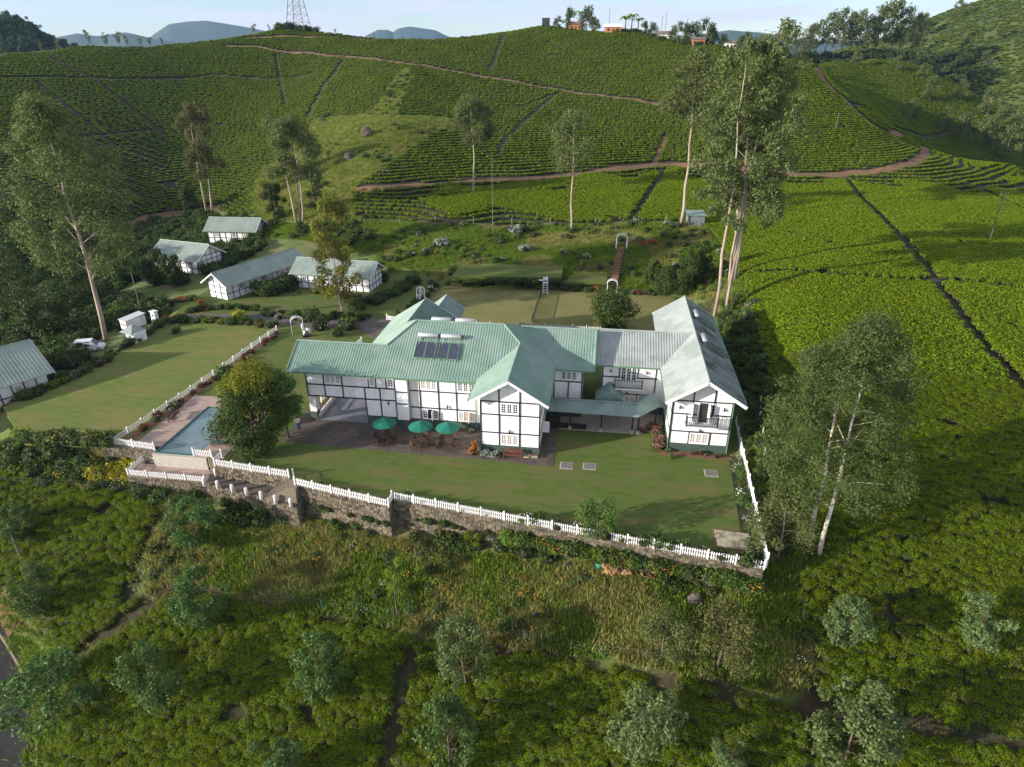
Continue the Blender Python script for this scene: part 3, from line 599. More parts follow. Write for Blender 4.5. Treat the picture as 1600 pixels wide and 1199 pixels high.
roofs = [
 [(-33.5,61.6,ze),(-26.7,61.6,ze),(-23.02,65.28,ze+S*3.68),(-23.02,65.3,8.345),(-33.5,65.3,8.345)],                                   # left wing, front
 [(-33.5,65.3,8.345),(-23.0,65.3,8.345),(-26.7,69.0,ze),(-33.5,69.0,ze)],
 [(-26.7,61.6,ze),(-12.35,61.6,ze),(-12.34,62.0,6.45),(-8.3,66.33,8.95),(-10.36,68.5,10.2),(-20.4,68.5,10.2)],
 [(-26.7,68.95,ze),(-23.0,65.3,8.5),(-20.4,68.5,10.2),(-22.2,70.5,9.06),(-22.2,79.5,9.06),(-26.7,79.5,ze)],                        # left facing
 [(-22.2,70.5,9.06),(-22.2,79.5,9.06),(-17.7,79.5,ze),(-17.7,75.4,ze),(-20.4,72,8.0)],
 [(-20.4,68.5,10.2),(-10.36,68.5,10.2),(-4.2,75.4,ze),(-17.7,75.4,ze),(-22.2,70.5,9.06)],                                            # main back
 [(-12.34,57.0,6.45),(-8.3,57.0,8.95),(-8.3,66.33,8.95),(-12.34,62.0,6.45)],
 [(-4.31,57.0,6.45),(-8.3,57.0,8.95),(-8.3,66.33,8.95),(-10.36,68.5,10.24),(-8.55,71.1,9.11),(-4.31,66.5,6.45)],
 [(-4.4,66.1,ze),(-.1,66.1,ze),(-.1,71.1,9.1),(-8.85,71.1,9.1)],                                                                    # east wing front
 [(-8.8,71.1,9.1),(-.1,71.1,9.1),(-.1,76.1,ze),(-5,76.1,ze)],
]
for P in roofs: roof_plane(P, mh, G)
for a, b in [((-33.5,65.3,8.345),(-23,65.3,8.345)),((-20.4,68.5,10.2),(-10.36,68.5,10.2)),((-8.3,57.0,8.95),(-8.3,66.33,8.95)),((-8.3,66.33,8.95),(-10.36,68.5,10.22)),((-23,65.3,8.4),(-20.4,68.5,10.2)),
             ((-22.2,70.5,9.06),(-22.2,79.5,9.06)),((-20.4,68.5,10.2),(-22.2,70.5,9.06)),((-8.8,71.1,9.1),(-.1,71.1,9.1))]: cap(a, b, mh, G)
for a, b in [((-33.5,61.6,ze),(-33.5,65.3,8.34)),((-.1,66.1,ze),(-.1,71.1,9.1))]: cap(a, b, mh, G, 'verge_cap', .13)
for a, b in [((-33.5,61.57,6.14),(-12.4,61.57,6.14)),((-4.3,66.07,6.14),(-.1,66.07,6.14)),((-4.26,57.0,6.36),(-4.26,66,6.36)),((-12.42,57.0,6.36),(-12.42,61.6,6.36)),((-26.75,69,6.14),(-26.75,79.5,6.14))]:
    board(a, b, mh, M['greenpaint'], 'gutter', .11, .12)
for a, b in [((-12.34,56.96,6.27),(-8.3,56.96,8.77)),((-8.3,56.96,8.77),(-4.31,56.96,6.27)),((-26.7,79.54,6.1),(-22.2,79.54,8.9)),((-22.2,79.54,8.9),(-17.7,79.54,6.1))]: board(a, b, mh, M['white'])
for a, b in [((-26.65,61.63,ze+.03),(-23.0,65.3,8.42))]: pass
# timber grid, left wing
Y = 62.3
for x0, x1, z in [(-31.72,-21.3,4.42),(-31.72,-21.3,2.98)]: yb(mh, x0, x1, z, z+.14, Y)
for x, z0, z1 in [(-31.74,3.12,6.1),(-29.72,4.56,6.1),(-27.62,4.56,6.1),(-24.56,4.56,6.1),(-23.76,4.56,6.1),(-22.56,4.56,6.1),(-21.6,4.56,6.1),(-29.7,3.12,4.42),(-27.6,3.12,4.42),(-25.08,1.0,2.98),(-25.08,3.12,4.42),(-23.36,1.0,2.98),(-23.36,3.12,4.42),(-21.6,1.0,2.98),(-21.6,3.12,4.42)]:
    yb(mh, x, x+.13, z0, z1, Y)
for z in (2.98, 4.42, 5.95): MB().box(-21.30,-20.0,61.64,61.72,z,z+.13).build('timber_beam', M['navy'], mh)
window(mh,-29.45,-27.7,4.72,5.78,Y); window(mh,-24.38,-23.80,4.72,5.74,Y,1,4,2); window(mh,-22.36,-21.72,4.72,5.74,Y,1,4,2)
pipe(mh,-19.93,62.2,0,6.1); lamp(mh,-22.4,Y,2.75)
# centre
for z in (4.42, 2.38): yb(mh,-19.88,-12.6,z,z+.13,Y)
for x in (-18.83,-16.77,-14.78):
    yb(mh,x,x+.13,4.55,6.1,Y); yb(mh,x,x+.13,2.51,4.42,Y); yb(mh,x,x+.13,1.0,2.38,Y)
window(mh,-18.64,-16.85,4.72,5.80,Y); window(mh,-14.58,-12.75,4.72,5.80,Y)
window(mh,-18.62,-16.82,1.12,2.28,Y,3,4,2,True); window(mh,-14.56,-12.74,1.12,2.28,Y,3,4,2,True)
lamp(mh,-15.75,Y,2.8); pipe(mh,-12.6,62.22,0,6.1)
# gable front
Y = 58.0
for z in (6.02, 4.52, 2.42): yb(mh,-11.32,-5.18,z,z+.13,Y)
for x in (-11.34,-9.43,-7.32,-5.31):
    for z0, z1 in ((1.0,2.42),(2.55,4.52),(4.65,6.02)): yb(mh,x,x+.14,z0,z1,Y)
for x in (-9.43,-7.32): yb(mh,x,x+.14,6.15,(8.0 if x < -8 else 8.1),Y)
window(mh,-9.2,-7.42,4.76,5.92,Y); window(mh,-9.18,-7.40,1.12,2.34,Y); lamp(mh,-8.3,Y,2.75)
for z in (6.02,4.52,2.42): MB().box(-5.2,-5.15,58.02,66.7,z,z+.13).build('timber_beam', M['navy'], mh)
# shutter standing open on the gable's right side
sh = MB(); sh.box(-5.19,-4.45,60.9,60.96,1.2,2.5); sh.build('open_shutter', M['white'], mh)
# east wing
Y = 66.8
for z in (4.45, 2.3): yb(mh,-4.6,-1.33,z,z+.13,Y)
yb(mh,-2.95,-2.82,2.43,4.45,Y); yb(mh,-1.46,-1.33,.6,2.3,Y); yb(mh,-1.46,-1.33,2.43,4.45,Y); yb(mh,-1.46,-1.33,4.58,6.1,Y); yb(mh,-4.55,-4.42,2.43,4.45,Y); yb(mh,-2.95,-2.82,.6,2.3,Y)
window(mh,-3.72,-2.0,4.72,5.74,Y); pipe(mh,-4.72,66.7,0,6)
# rear porch
pr = MB(); pr.box(-23.6,-19.6,79.0,88.0,0,4.0); pr.build('porch_wall', W, mh)
for P in [[(-24.6,78.9,4.3),(-21.9,78.9,6.3),(-21.9,89.4,6.3),(-24.6,89.4,4.3)],[(-19.2,78.9,4.3),(-21.9,78.9,6.3),(-21.9,89.4,6.3),(-19.2,89.4,4.3)]]: roof_plane(P, mh, M['roof_walk'], 'porch_roof')
# drive-through floor lies on the ground; low ramp wall beside it
for o in set(bpy.data.objects)-_made0:
    if o.parent is mh: o.matrix_parent_inverse = mh_inv

def solar(label, x0, y0, z0, slope_dir, n=2, tankw=2.4, panels=True, rz=0.0, slope=S):
    """roof water heater: horizontal tank over collector plates lying on the slope; origin at the tank's left end on the roof"""
    t = thing('solar_water_heater', label, 'solar heater', (x0,y0,z0), rz, 'solar water heaters on the roofs')
    a = math.atan(slope)
    mb = MB(); mb.tube([(0.05,.0,.42),(.12,0,.42),(tankw-.12,0,.42),(tankw-.05,0,.42)], [.20,.27,.27,.20], 14); mb.build('tank', M['steel'], t, True)
    mb = MB(); mb.tube([(tankw-.05,0,.42),(tankw+.10,0,.42)], .20, 12); mb.build('end_cap', M['black'], t)
    for x in (.3, tankw-.3): fr = MB(); fr.beam((x,0,.2),(x,-.05,-.1),.05,.05); fr.beam((x,0,.16),(x,-2.6,-2.6*slope+.10),.05,.05); fr.build('frame', M['steel'], t)
    if panels:
        for i in range(n):
            w = tankw/n; b = MB(); x = i*w+.05
            P = [(x,-.55,-.55*slope+.17),(x+w-.10,-.55,-.55*slope+.17),(x+w-.10,-2.45,-2.45*slope+.17),(x,-2.45,-2.45*slope+.17)]
            b.slab(P, .07); b.build('collector', M['panel'], t)
            e = MB()
            for k in range(4): e.beam(P[k], P[(k+1)%4], .06, .08)
            e.build('collector_frame', M['greenpaint'], t)
    return t
solar('left white tank and two collectors on the main green roof', -19.75, 66.3, ze+S*4.7+.05, None)
solar('right white tank and two collectors on the main green roof', -17.15, 66.3, ze+S*4.7+.05, None)
for x, l in ((-19.0,'left white tank peeping over the main green ridge'), (-16.2,'right white tank peeping over the main green ridge')):
    solar(l, x+2.4, 69.5, 10.2-S*1.0+.05, None, panels=True, slope=S, rz=math.pi)

# ------------------------------------------------------------ annexe with its cross wing
ax = thing('annexe_house', 'white half-timbered annexe with faded grey-green roof and two balconies, right of the main house', 'house', (8, 66, 0))
_made0 = set(bpy.data.objects)
R = M['roof_old']; z2 = 6.2
wl = MB(); wl.box(8.0,13.95,61.1,85.0,.95,6.12); wl.box(.8,8.02,68.7,77.4,.95,6.40)
gable_y(wl,8.0,13.95,11.08,6.12,6.66,6.8,8.6,61.1,.2); gable_y(wl,8.0,13.95,11.08,6.12,6.66,6.8,8.6,84.8,.2); gable_x(wl,68.72,77.35,73,6.1,6.45,6.4,8.4,.8,.2)
wl.build('wall', W, ax)
MB().box(7.97,13.98,61.06,85,0,.95).build('plinth', M['plinth'], ax)
MB().box(.8,8,68.66,77.4,0,.95).build('plinth', M['plinth'], ax)
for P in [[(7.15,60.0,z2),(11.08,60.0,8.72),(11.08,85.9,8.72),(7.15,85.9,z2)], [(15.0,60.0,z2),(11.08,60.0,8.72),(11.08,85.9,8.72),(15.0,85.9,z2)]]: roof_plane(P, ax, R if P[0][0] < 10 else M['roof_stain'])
roof_plane([(0,68.0,z2),(7.15,68.0,z2),(10.72,73.0,8.5),(0,73.0,8.5)], ax, R); roof_plane([(0,78.0,z2),(7.15,78.0,z2),(10.72,73.0,8.5),(0,73.0,8.5)], ax, R)
cap((11.08,60,8.72),(11.08,85.9,8.72),ax,R); cap((0,73,8.5),(10.7,73,8.5),ax,R); cap((0,68,z2),(0,73,8.5),ax,R,'verge_cap',.13)
for a, b in [((7.15,59.96,6.02),(11.08,59.96,8.54)),((11.08,59.96,8.54),(15.0,59.96,6.02)),((7.15,85.94,6.02),(11.08,85.94,8.54)),((11.08,85.94,8.54),(15.0,85.94,6.02))]: board(a,b,ax,M['white'],h=.32)
board((0,67.97,6.12),(7.1,67.97,6.12),ax,M['greenpaint'],'gutter',.11,.12); board((15.06,60,6.12),(15.06,85.8,6.12),ax,M['greenpaint'],'gutter',.11,.12); board((7.09,60,6.12),(7.09,67.9,6.12),ax,M['greenpaint'],'gutter',.11,.12)
pipe(ax,13.98,61.0,0,6.1); pipe(ax,7.95,61.0,0,6.1)
Y = 61.1
for z in (5.85,4.36,2.32): 
    if z == 4.36: yb(ax,7.98,10.6,z,z+.13,Y); yb(ax,11.55,13.97,z,z+.13,Y)
    else: yb(ax,7.98,13.97,z,z+.13,Y)
for x in (7.98,13.84):
    for z0, z1 in ((.95,2.32),(2.45,4.36),(4.49,5.85)): yb(ax,x,x+.14,z0,z1,Y)
for x in (9.93,12.02):
    yb(ax,x,x+.14,5.98,7.75,Y); yb(ax,x,x+.14,4.49,5.85,Y); yb(ax,x,x+.14,.95,2.32,Y)
window(ax,10.1,11.95,1.06,2.22,Y)
door = MB(); door.box(10.72,11.55,61.06,61.105,3.55,5.75); door.build('balcony_doorway', M['dark'], ax)
for x0 in (10.05,11.60): window(ax,x0,x0+.55,4.1,5.72,Y,1,4,2)
for x in (9.95,11.65): MB().box(x,x+.05,60.55,61.05,3.6,5.7).build('open_door_leaf', M['white'], ax)
railing(ax,9.42,12.58,60.15,61.05,3.45,4.55,M['balcony'],16)
lamp(ax,8.75,Y,5.2); lamp(ax,13.1,Y,5.2); lamp(ax,11,Y,2.6)
for z in (5.85,4.36,2.32): MB().box(7.94,8.0,61.12,68.6,z,z+.13).build('timber_beam', M['navy'], ax); MB().box(13.95,14.0,61.12,84.9,z,z+.13).build('timber_beam', M['navy'], ax)
Y = 68.7
yb(ax,.8,3.4,4.47,4.60,Y); yb(ax,4.3,7.0,4.47,4.60,Y); yb(ax,2.6,7.0,2.38,2.5,Y)
for x, z0, z1 in ((2.68,4.6,6.1),(4.70,4.6,6.1),(6.72,.95,6.1),(2.68,.95,2.38),(4.76,.95,2.38),(.78,.95,6.1)): yb(ax,x,x+.14,z0,z1,Y)
window(ax,2.9,4.65,4.1,5.78,Y,3,4,2); window(ax,2.86,4.7,1.1,2.28,Y)
railing(ax,2.2,5.35,67.8,68.66,3.5,4.55,M['balcony'],16)
lamp(ax,1.75,Y,5.3); lamp(ax,5.75,Y,5.3); lamp(ax,3.75,Y,2.62)
for o in set(bpy.data.objects)-_made0:
    if o.parent is ax: o.matrix_parent_inverse = Matrix.Translation((-8,-66,0))
for y, l in ((70.5,'nearer white tank on the annexe ridge slope'), (78.5,'farther white tank on the annexe ridge slope')):
    t = solar(l, 11.9, y, 8.2-.0, None, tankw=2.2, panels=True, slope=.64, rz=math.pi/2)

# ------------------------------------------------------------ covered walkway between the two houses
cw = thing('covered_walkway', 'low covered walkway with dull green roof linking main house and annexe', 'walkway', (0, 64, 0))
_made0 = set(bpy.data.objects)
K = M['roof_walk']
roof_plane([(-4.9,63.2,2.55),(4.9,63.1,2.55),(4.75,64.75,3.25),(-4.4,64.75,3.25)], cw, K, 'walkway_roof', rib=.25)
roof_plane([(-4.4,64.75,3.25),(4.75,64.75,3.25),(4.2,66.4,2.6),(-4.4,66.4,2.6)], cw, K, 'walkway_roof', rib=.25)
roof_plane([(4.9,63.1,2.55),(7.75,66.5,2.55),(6.6,67.8,3.25),(4.75,64.75,3.25)], cw, K, 'walkway_roof', rib=.25)
roof_plane([(4.75,64.75,3.25),(6.6,67.8,3.25),(5.5,68.4,2.6),(4.2,66.4,2.6)], cw, K, 'walkway_roof', rib=.25)
roof_plane([(.2,66.4,2.62),(1.75,66.4,3.95),(1.75,68.6,3.95),(.2,68.6,2.62)], cw, K, 'cross_gable_roof', rib=.25); roof_plane([(3.3,66.4,2.62),(1.75,66.4,3.95),(1.75,68.6,3.95),(3.3,68.6,2.62)], cw, K, 'cross_gable_roof', rib=.25)
MB().add([(.25,66.38,2.6),(3.25,66.38,2.6),(1.75,66.38,3.9),(.25,66.5,2.6),(3.25,66.5,2.6),(1.75,66.5,3.9)], [(0,1,2),(5,4,3),(0,3,4,1),(1,4,5,2),(2,5,3,0)]).build('cross_gable_end', K, cw)
cap((-4.4,64.75,3.25),(4.75,64.75,3.25),cw,K); cap((4.75,64.75,3.25),(6.6,67.8,3.25),cw,K)
for x, y in ((-2.4,64.0),(1.0,63.95),(4.35,64.0),(5.0,63.9),(7.0,66.2),(-2.4,66.0),(1.0,66.0)):
    q = MB().box(x-.09,x+.09,y-.09,y+.09,.45,2.6).build('post', M['navy'], cw); MB().box(x-.16,x+.16,y-.16,y+.16,0,.45).build('post_base', M['concrete'], q)
MB().box(-4.5,-.6,63.96,64.04,.1,.75).build('low_screen', M['dark'], cw)
for o in set(bpy.data.objects)-_made0:
    if o.parent is cw: o.matrix_parent_inverse = Matrix.Translation((0,-64,0))
gt = thing('side_gate', 'small white gate under the eaves between the main house and annexe', 'gate', (-.6,67.6,0))
for i in range(9): MB().box(-.62+i*.15,-.55+i*.15,0,.03,0,1.15).build('picket', M['white'], gt)
for z in (.3,.9): MB().box(-.64,.66,.03,.06,z,z+.08).build('rail', M['white'], gt)

# ------------------------------------------------------------ lawns, paving, pool
def sheet(name, poly, z, m, label, t=.2): return tag(MB().prism(poly, z-t, z).build(name, m), label, None, None, 'structure')
sheet('lawn', [(-37.3,51.9),(-29,50.9),(-27.9,49.9),(-18,47.7),(-18,48.9),(14.5,43.8),(15.6,66),(16.2,90),(14.6,112.5),(-28,113.5),(-36,117.5),(-57,121),(-69,112),(-69,98),(-67.0,90),(-48.2,90),(-49.4,66),(-37.3,66)], 0, M['lawn'], 'mown lawn in front of and around the house', .25)
sheet('lawn', [(-67.5,90),(-48.2,90),(-49.4,66),(-48.3,66),(-48.3,54.6),(-50.6,53.6),(-60,53),(-69,60),(-66,74)], 0, M['lawn_dry'], 'broad curved lawn on the left beyond the white fence', .25)
sheet('tennis_court', [(-29,95.2),(12.6,94.2),(12.6,111.6),(-28,112.4)], .014, M['lawn2'], 'dry turf tennis court behind the house', .02)
for x in (-22.2,-17.0,-3.6,1.6): MB().box(x-.04,x+.04,98.5 if x in (-22.2,1.6) else 99.5,109.5 if x in (-22.2,1.6) else 108.5,.012,.018).build('court_line', M['line'])
for y in (98.5,109.5): MB().box(-22.2,1.6,y-.035,y+.035,.0122,.0183).build('court_line', M['line'])
for o in bpy.data.objects:
    if o.name.startswith('court_line'): tag(o, 'worn white line on the turf court', None, None, 'structure')
sheet('lawn', [(-26.39,111.53),(-26.05,119.38),(-7.11,120.72),(-6.84,113.48)], 2.12, M['lawn'], 'small raised lawn on the terrace above the tennis court', .5)
sheet('lawn', [(-6.10,112.87),(-5.45,117.21),(1.01,118.11),(1.28,113.89)], 1.55, M['lawn'], 'little square of grass by the garden steps', .5)
sheet('terrace', [(-33,57.1),(-3.6,56.25),(-3.6,66.5),(-33,66)], .03, M['paving'], 'dark brown paved terrace along the house front', .06)
sheet('walkway_floor', [(-3.62,63.9),(5.3,63.85),(8.0,66.4),(8.0,69.2),(-3.62,69.2)], .05, M['concrete'], 'worn concrete floor under the covered walkway', .08)
sheet('drive_floor', [(-31.6,62.2),(-25.05,62.2),(-25.05,69.2),(-31.6,69.2)], .045, M['slate'], 'smooth blue-grey floor of the drive-through', .06)
sheet('driveway', [(-31.6,69.2),(-25.9,69.2),(-27.5,82),(-28,93),(-33,95),(-39,93.5),(-36,90),(-32,86)], .03, M['drive'], 'worn dark driveway behind the left wing', .06)
sheet('garden_path', [(-39,93.5),(-36,90),(-45,89.5),(-56,92),(-66,90.8),(-66,92.2),(-56,94)], .028, M['drive'], 'worn garden path leading to the cottages', .06)
ramp = thing('ramp_wall', 'low white ramp wall with rail inside the drive-through', 'wall', (-31.0,64,0)); MB().box(-.1,.1,-1.4,4.8,0,.55).build('wall', M['wall'], ramp); MB().box(-.05,.05,-1.3,4.7,.75,.82).build('rail', M['redwood'], ramp)
for k in range(4): MB().box(-.03,.03,-1.2+k*1.9,-1.14+k*1.9,.55,.75).build('rail_post', M['redwood'], ramp)
def planks(name, x0, x1, y0, y1, z, along, label):
    mb = MB(); w = .15; a, b = (x0, x1) if along == 'y' else (y0, y1); q = a
    while q < b-.02:
        e = min(q+w-.014, b); dz = random.uniform(-.004,.004)
        if along == 'y': mb.box(q,e,y0,y1,z-.05,z+dz)
        else: mb.box(x0,x1,q,e,z-.05,z+dz)
        q += w
    mb.box(x0+.02,x1-.02,y0+.02,y1-.02,z-.3,z-.052)
    return tag(mb.build(name, M['deckwood']), label, None, None, 'structure')
planks('pool_deck',-48.2,-45.1,54.6,65.9,.03,'y','weathered plank deck along the pool’s left side'.replace('’',"'"))
planks('pool_deck',-45.095,-37.5,63.45,65.9,.03,'x','weathered plank deck at the far end of the pool')
planks('pool_deck',-40.35,-37.4,53.3,63.445,.03,'y','weathered plank deck under the tree, right of the pool')
planks('pool_deck',-46.9,-38.35,50.95,53.2,-1.5,'x','lower plank deck below the pool wall')
M['tile'] = mat('pool_tile', (.03,.10,.09), (.05,.14,.13), 3, .3)
M['water'] = mat('pool_water', (.15,.215,.225), (.17,.24,.245), .6, .04, bump=.06, bscale=2.2, spec=.6)
pb = MB(); pb.box(-45.12,-44.95,53.4,63.5,-1.7,.02); pb.box(-40.5,-40.33,53.4,63.5,-1.7,.02); pb.box(-44.95,-40.5,63.35,63.5,-1.7,.02); pb.box(-45.1,-40.33,53.2,63.5,-1.9,-1.7)
pb.box(-44.95,-40.5,53.3,53.55,-1.7,-.06)
tag(pb.build('pool_basin', M['tile']), 'dark green tiled pool basin', None, None, 'structure')
tag(MB().box(-44.94,-40.51,53.56,63.34,-.9,-.10).build('pool_water', M['water']), 'still blue-grey pool water', None, None, 'structure')
tag(MB().box(-45.2,-39.2,52.95,53.28,-1.55,-.08).build('pool_wall', M['concrete']), 'pale overflow wall at the near end of the pool', None, None, 'structure')

# ------------------------------------------------------------ rubble retaining walls
def stone_wall(pts, z0, z1, label, cap_m=None, seed=0):
    r = random.Random(seed); (ox, oy) = pts[0]; t = thing('stone_wall', label, 'wall', (ox,oy,z0), 0, 'rubble retaining walls'); core = MB(); st = MB()
    for (x0,y0),(x1,y1) in zip(pts[:-1], pts[1:]):
        L = math.hypot(x1-x0, y1-y0); dx, dy = (x1-x0)/L, (y1-y0)/L; nx, ny = dy, -dx           # outside is to the right of travel
        q = lambda s, o, z: (x0+dx*s+nx*o-ox, y0+dy*s+ny*o-oy, z-z0)
        core.add([q(0,-.45,z0),q(L,-.45,z0),q(L,0,z0),q(0,0,z0),q(0,-.45,z1),q(L,-.45,z1),q(L,0,z1),q(0,0,z1)], [(3,2,1,0),(4,5,6,7),(2,3,7,6),(0,1,5,4),(1,2,6,5),(3,0,4,7)])
        z = z0
        while z < z1-.1:
            h = min(r.uniform(.16,.34), z1-z); s = 0.0
            while s < L-.05:
                w = min(r.uniform(.22,.6), L-s); g = .014; o = r.uniform(.03,.10); j = lambda: r.uniform(-.03,.03)
                if w > .12:
                    a = [q(s+g+j()*.5,-.02,z+g), q(s+w-g+j()*.5,-.02,z+g), q(s+w-g,-.02,z+h-g), q(s+g,-.02,z+h-g),
                         q(s+g+.03+j(),o,z+g+.03+j()*.5), q(s+w-g-.03+j(),o,z+g+.03+j()*.5), q(s+w-g-.03+j(),o,z+h-g-.03+j()*.5), q(s+g+.03+j(),o,z+h-g-.03+j()*.5)]
                    st.add(a, [(4,5,6,7),(0,1,5,4),(1,2,6,5),(2,3,7,6),(3,0,4,7)])
                s += w
            z += h
    core.build('wall_core', M['mortar'], t); tag(st.build('stones', M['stone'], t), None, None, None, 'stuff')
    return t
stone_wall([(-37.3,51.85),(-29.0,50.85)], -1.55, -.02, 'rubble wall below the short picket fence beside the steps', seed=1)
stone_wall([(-27.85,49.75),(-18.0,47.62)], -4.2, -.02, 'tall rubble retaining wall under the picket fence, left of the jog', seed=2)
stone_wall([(-18.0,47.62),(-18.02,48.82)], -4.6, -.02, 'short rubble return wall at the jog in the picket fence', seed=3)
stone_wall([(-18.02,48.82),(14.45,43.75)], -4.4, -.02, 'long rubble retaining wall under the front picket fence', seed=4)
stone_wall([(-47.15,54.2),(-47.1,52.0),(-46.95,50.9),(-38.25,50.85)], -4.0, -1.53, 'rubble wall below the lower pool deck', seed=5)
stone_wall([(-51.4,53.55),(-48.4,53.9),(-45.2,53.45)], -3.4, -.02, 'rubble wall at the near end of the upper pool deck', seed=6)
stone_wall([(-39.2,53.2),(-37.35,51.8)], -1.55, -.02, 'small rubble wall corner beside the pool deck', seed=7)
stone_wall([(-38.3,50.8),(-27.4,48.2),(-27.5,49.9)], -4.3, -1.55, 'rubble wall carrying the bollard path', seed=8)
sheet('stone_path', [(-38.2,50.85),(-27.5,48.3),(-27.6,50.0),(-28.8,50.8),(-37.3,51.8),(-39,53.0)], -1.5, M['paving'], 'dark paved path behind the white bollards', .3)
stp = thing('stone_steps', 'worn stone steps rising to the lawn gate', 'steps', (-28.8,49.6,-1.5))
for k in range(8): MB().box(-2.2+k*.33,1.1,-.75+k*.02,1.25-k*.02,k*.19,(k+1)*.19).build('step', M['stone'], stp)
for i, (px) in enumerate([(-38.07,50.31),(-36.50,50.08),(-34.72,49.67),(-33.08,49.36),(-31.35,48.97),(-29.71,48.57),(-28.03,48.29),(-37.84,52.06)]):
    b = thing('bollard', ['white round-topped bollard at the deck corner, leftmost of the path edge','second white bollard along the path edge from the pool deck','third white bollard along the path edge from the pool deck','fourth white bollard along the path edge from the pool deck','fifth white bollard along the path edge from the pool deck','sixth white bollard along the path edge from the pool deck','last white bollard, nearest the stone steps','lone white bollard set back against the pool deck wall'][i], 'bollard', (px[0],px[1],-1.5), 0, 'white bollards along the path')
    MB().lathe([(.16,0),(.16,.78),(.14,.86),(.08,.90)], 12).build('shaft', M['white'], b, True); MB().lathe([(.19,0),(.19,.07)], 12).build('foot', M['concrete'], b)
# ------------------------------------------------------------ picket fences
pk = MB(); pk.add([(-.042,-.012,.06),(.042,-.012,.06),(.042,.012,.06),(-.042,.012,.06),(-.042,-.012,.80),(.042,-.012,.80),(.042,.012,.80),(-.042,.012,.80),(0,-.012,.88),(0,.012,.88)],
   [(0,1,5,8,4),(3,7,9,6,2),(1,2,6,5),(0,4,7,3),(4,8,9,7),(5,6,9,8),(0,3,2,1)]); PICK = pk.mesh('picket', M['white'])
po = MB(); po.box(-.06,.06,-.06,.06,0,.96); po.add([(-.075,-.075,.96),(.075,-.075,.96),(.075,.075,.96),(-.075,.075,.96),(0,0,1.06)], [(0,1,4),(1,2,4),(2,3,4),(3,0,4),(3,2,1,0)]); POST = po.mesh('post', M['white'])
def fence(pts, label, z=0.0, pitch=.19, bay=2.2, h=1.0, group='white picket fences'):
    t = thing('picket_fence', label, 'fence', (pts[0][0], pts[0][1], z), 0, group); ox, oy = pts[0]
    for si, ((x0,y0),(x1,y1)) in enumerate(zip(pts[:-1], pts[1:])):
        L = math.hypot(x1-x0, y1-y0); a = math.atan2(y1-y0, x1-x0); nb = max(1, round(L/bay)); dx, dy = math.cos(a), math.sin(a)
        for k in range(nb+1):
            if k == nb and si < len(pts)-2: continue
            s = L*k/nb; o = link('post', POST, t, (x0+dx*s-ox, y0+dy*s-oy, 0), a); o.scale = (1,1,h)
        for k in range(nb):
            for zz_ in (.22,.62):
                mb = MB(); mb.box(.06,L/nb-.06,.014,.045,zz_*h,zz_*h+.055); mb.build('rail', M['white'], t, loc=(x0+dx*L*k/nb-ox, y0+dy*L*k/nb-oy, 0), rz=a)
        n = int(L/pitch)
        for k in range(n):
            s = (k+.5)*L/n
            if min(s % (L/nb), L/nb-s % (L/nb)) < .1: continue
            o = link('picket', PICK, t, (x0+dx*s-ox+dy*.0, y0+dy*s-oy, 0), a); o.scale = (1,1,h*random.uniform(.97,1.02)); o.rotation_euler = (random.uniform(-.02,.02), random.uniform(-.015,.015), a)
    return t
fence([(-37.6,53.3),(-37.45,51.72),(-29.15,50.75)], 'short white picket fence between the pool and the lawn gate')
fence([(-28.7,50.85),(-28.0,49.65),(-18.02,47.5),(-18.05,48.72)], 'white picket fence with a jog at its right end')
fence([(-18.05,48.72),(14.4,43.65)], 'long white picket fence along the front lawn edge', pitch=.19)
fence([(14.62,43.9),(15.7,66.5)], 'bright white picket fence down the right side of the lawn', pitch=.125, h=1.55)
fence([(-50.5,54.3),(-49.2,66.8),(-48.0,87.5)], 'long white picket fence dividing the left lawn from the pool', pitch=.26, h=.85)
fence([(-50.5,54.1),(-45.3,53.6)], 'white picket fence across the near end of the pool deck')
fence([(-45.2,53.3),(-47.0,54.0),(-47.05,52.0),(-46.9,51.0),(-38.4,50.9)], 'white picket fence round the lower pool deck', -1.5, h=.8)
fence([(-40.6,53.15),(-38.6,53.1)], 'short white fence panel beside the pool loungers')
fence([(-20.5,93.0),(.4,93.6)], 'white picket fence between the house and tennis court')
fence([(-34.4,80.0),(-33.6,84.5)], 'short white fence beside the driveway bushes', pitch=.2)
fence([(-32.9,94.2),(-30.6,93.4)], 'white gate fence at the far end of the driveway', pitch=.2)
fence([(-32.2,66.3),(-32.0,69.5)], 'white railing beside the left end of the house', pitch=.2)

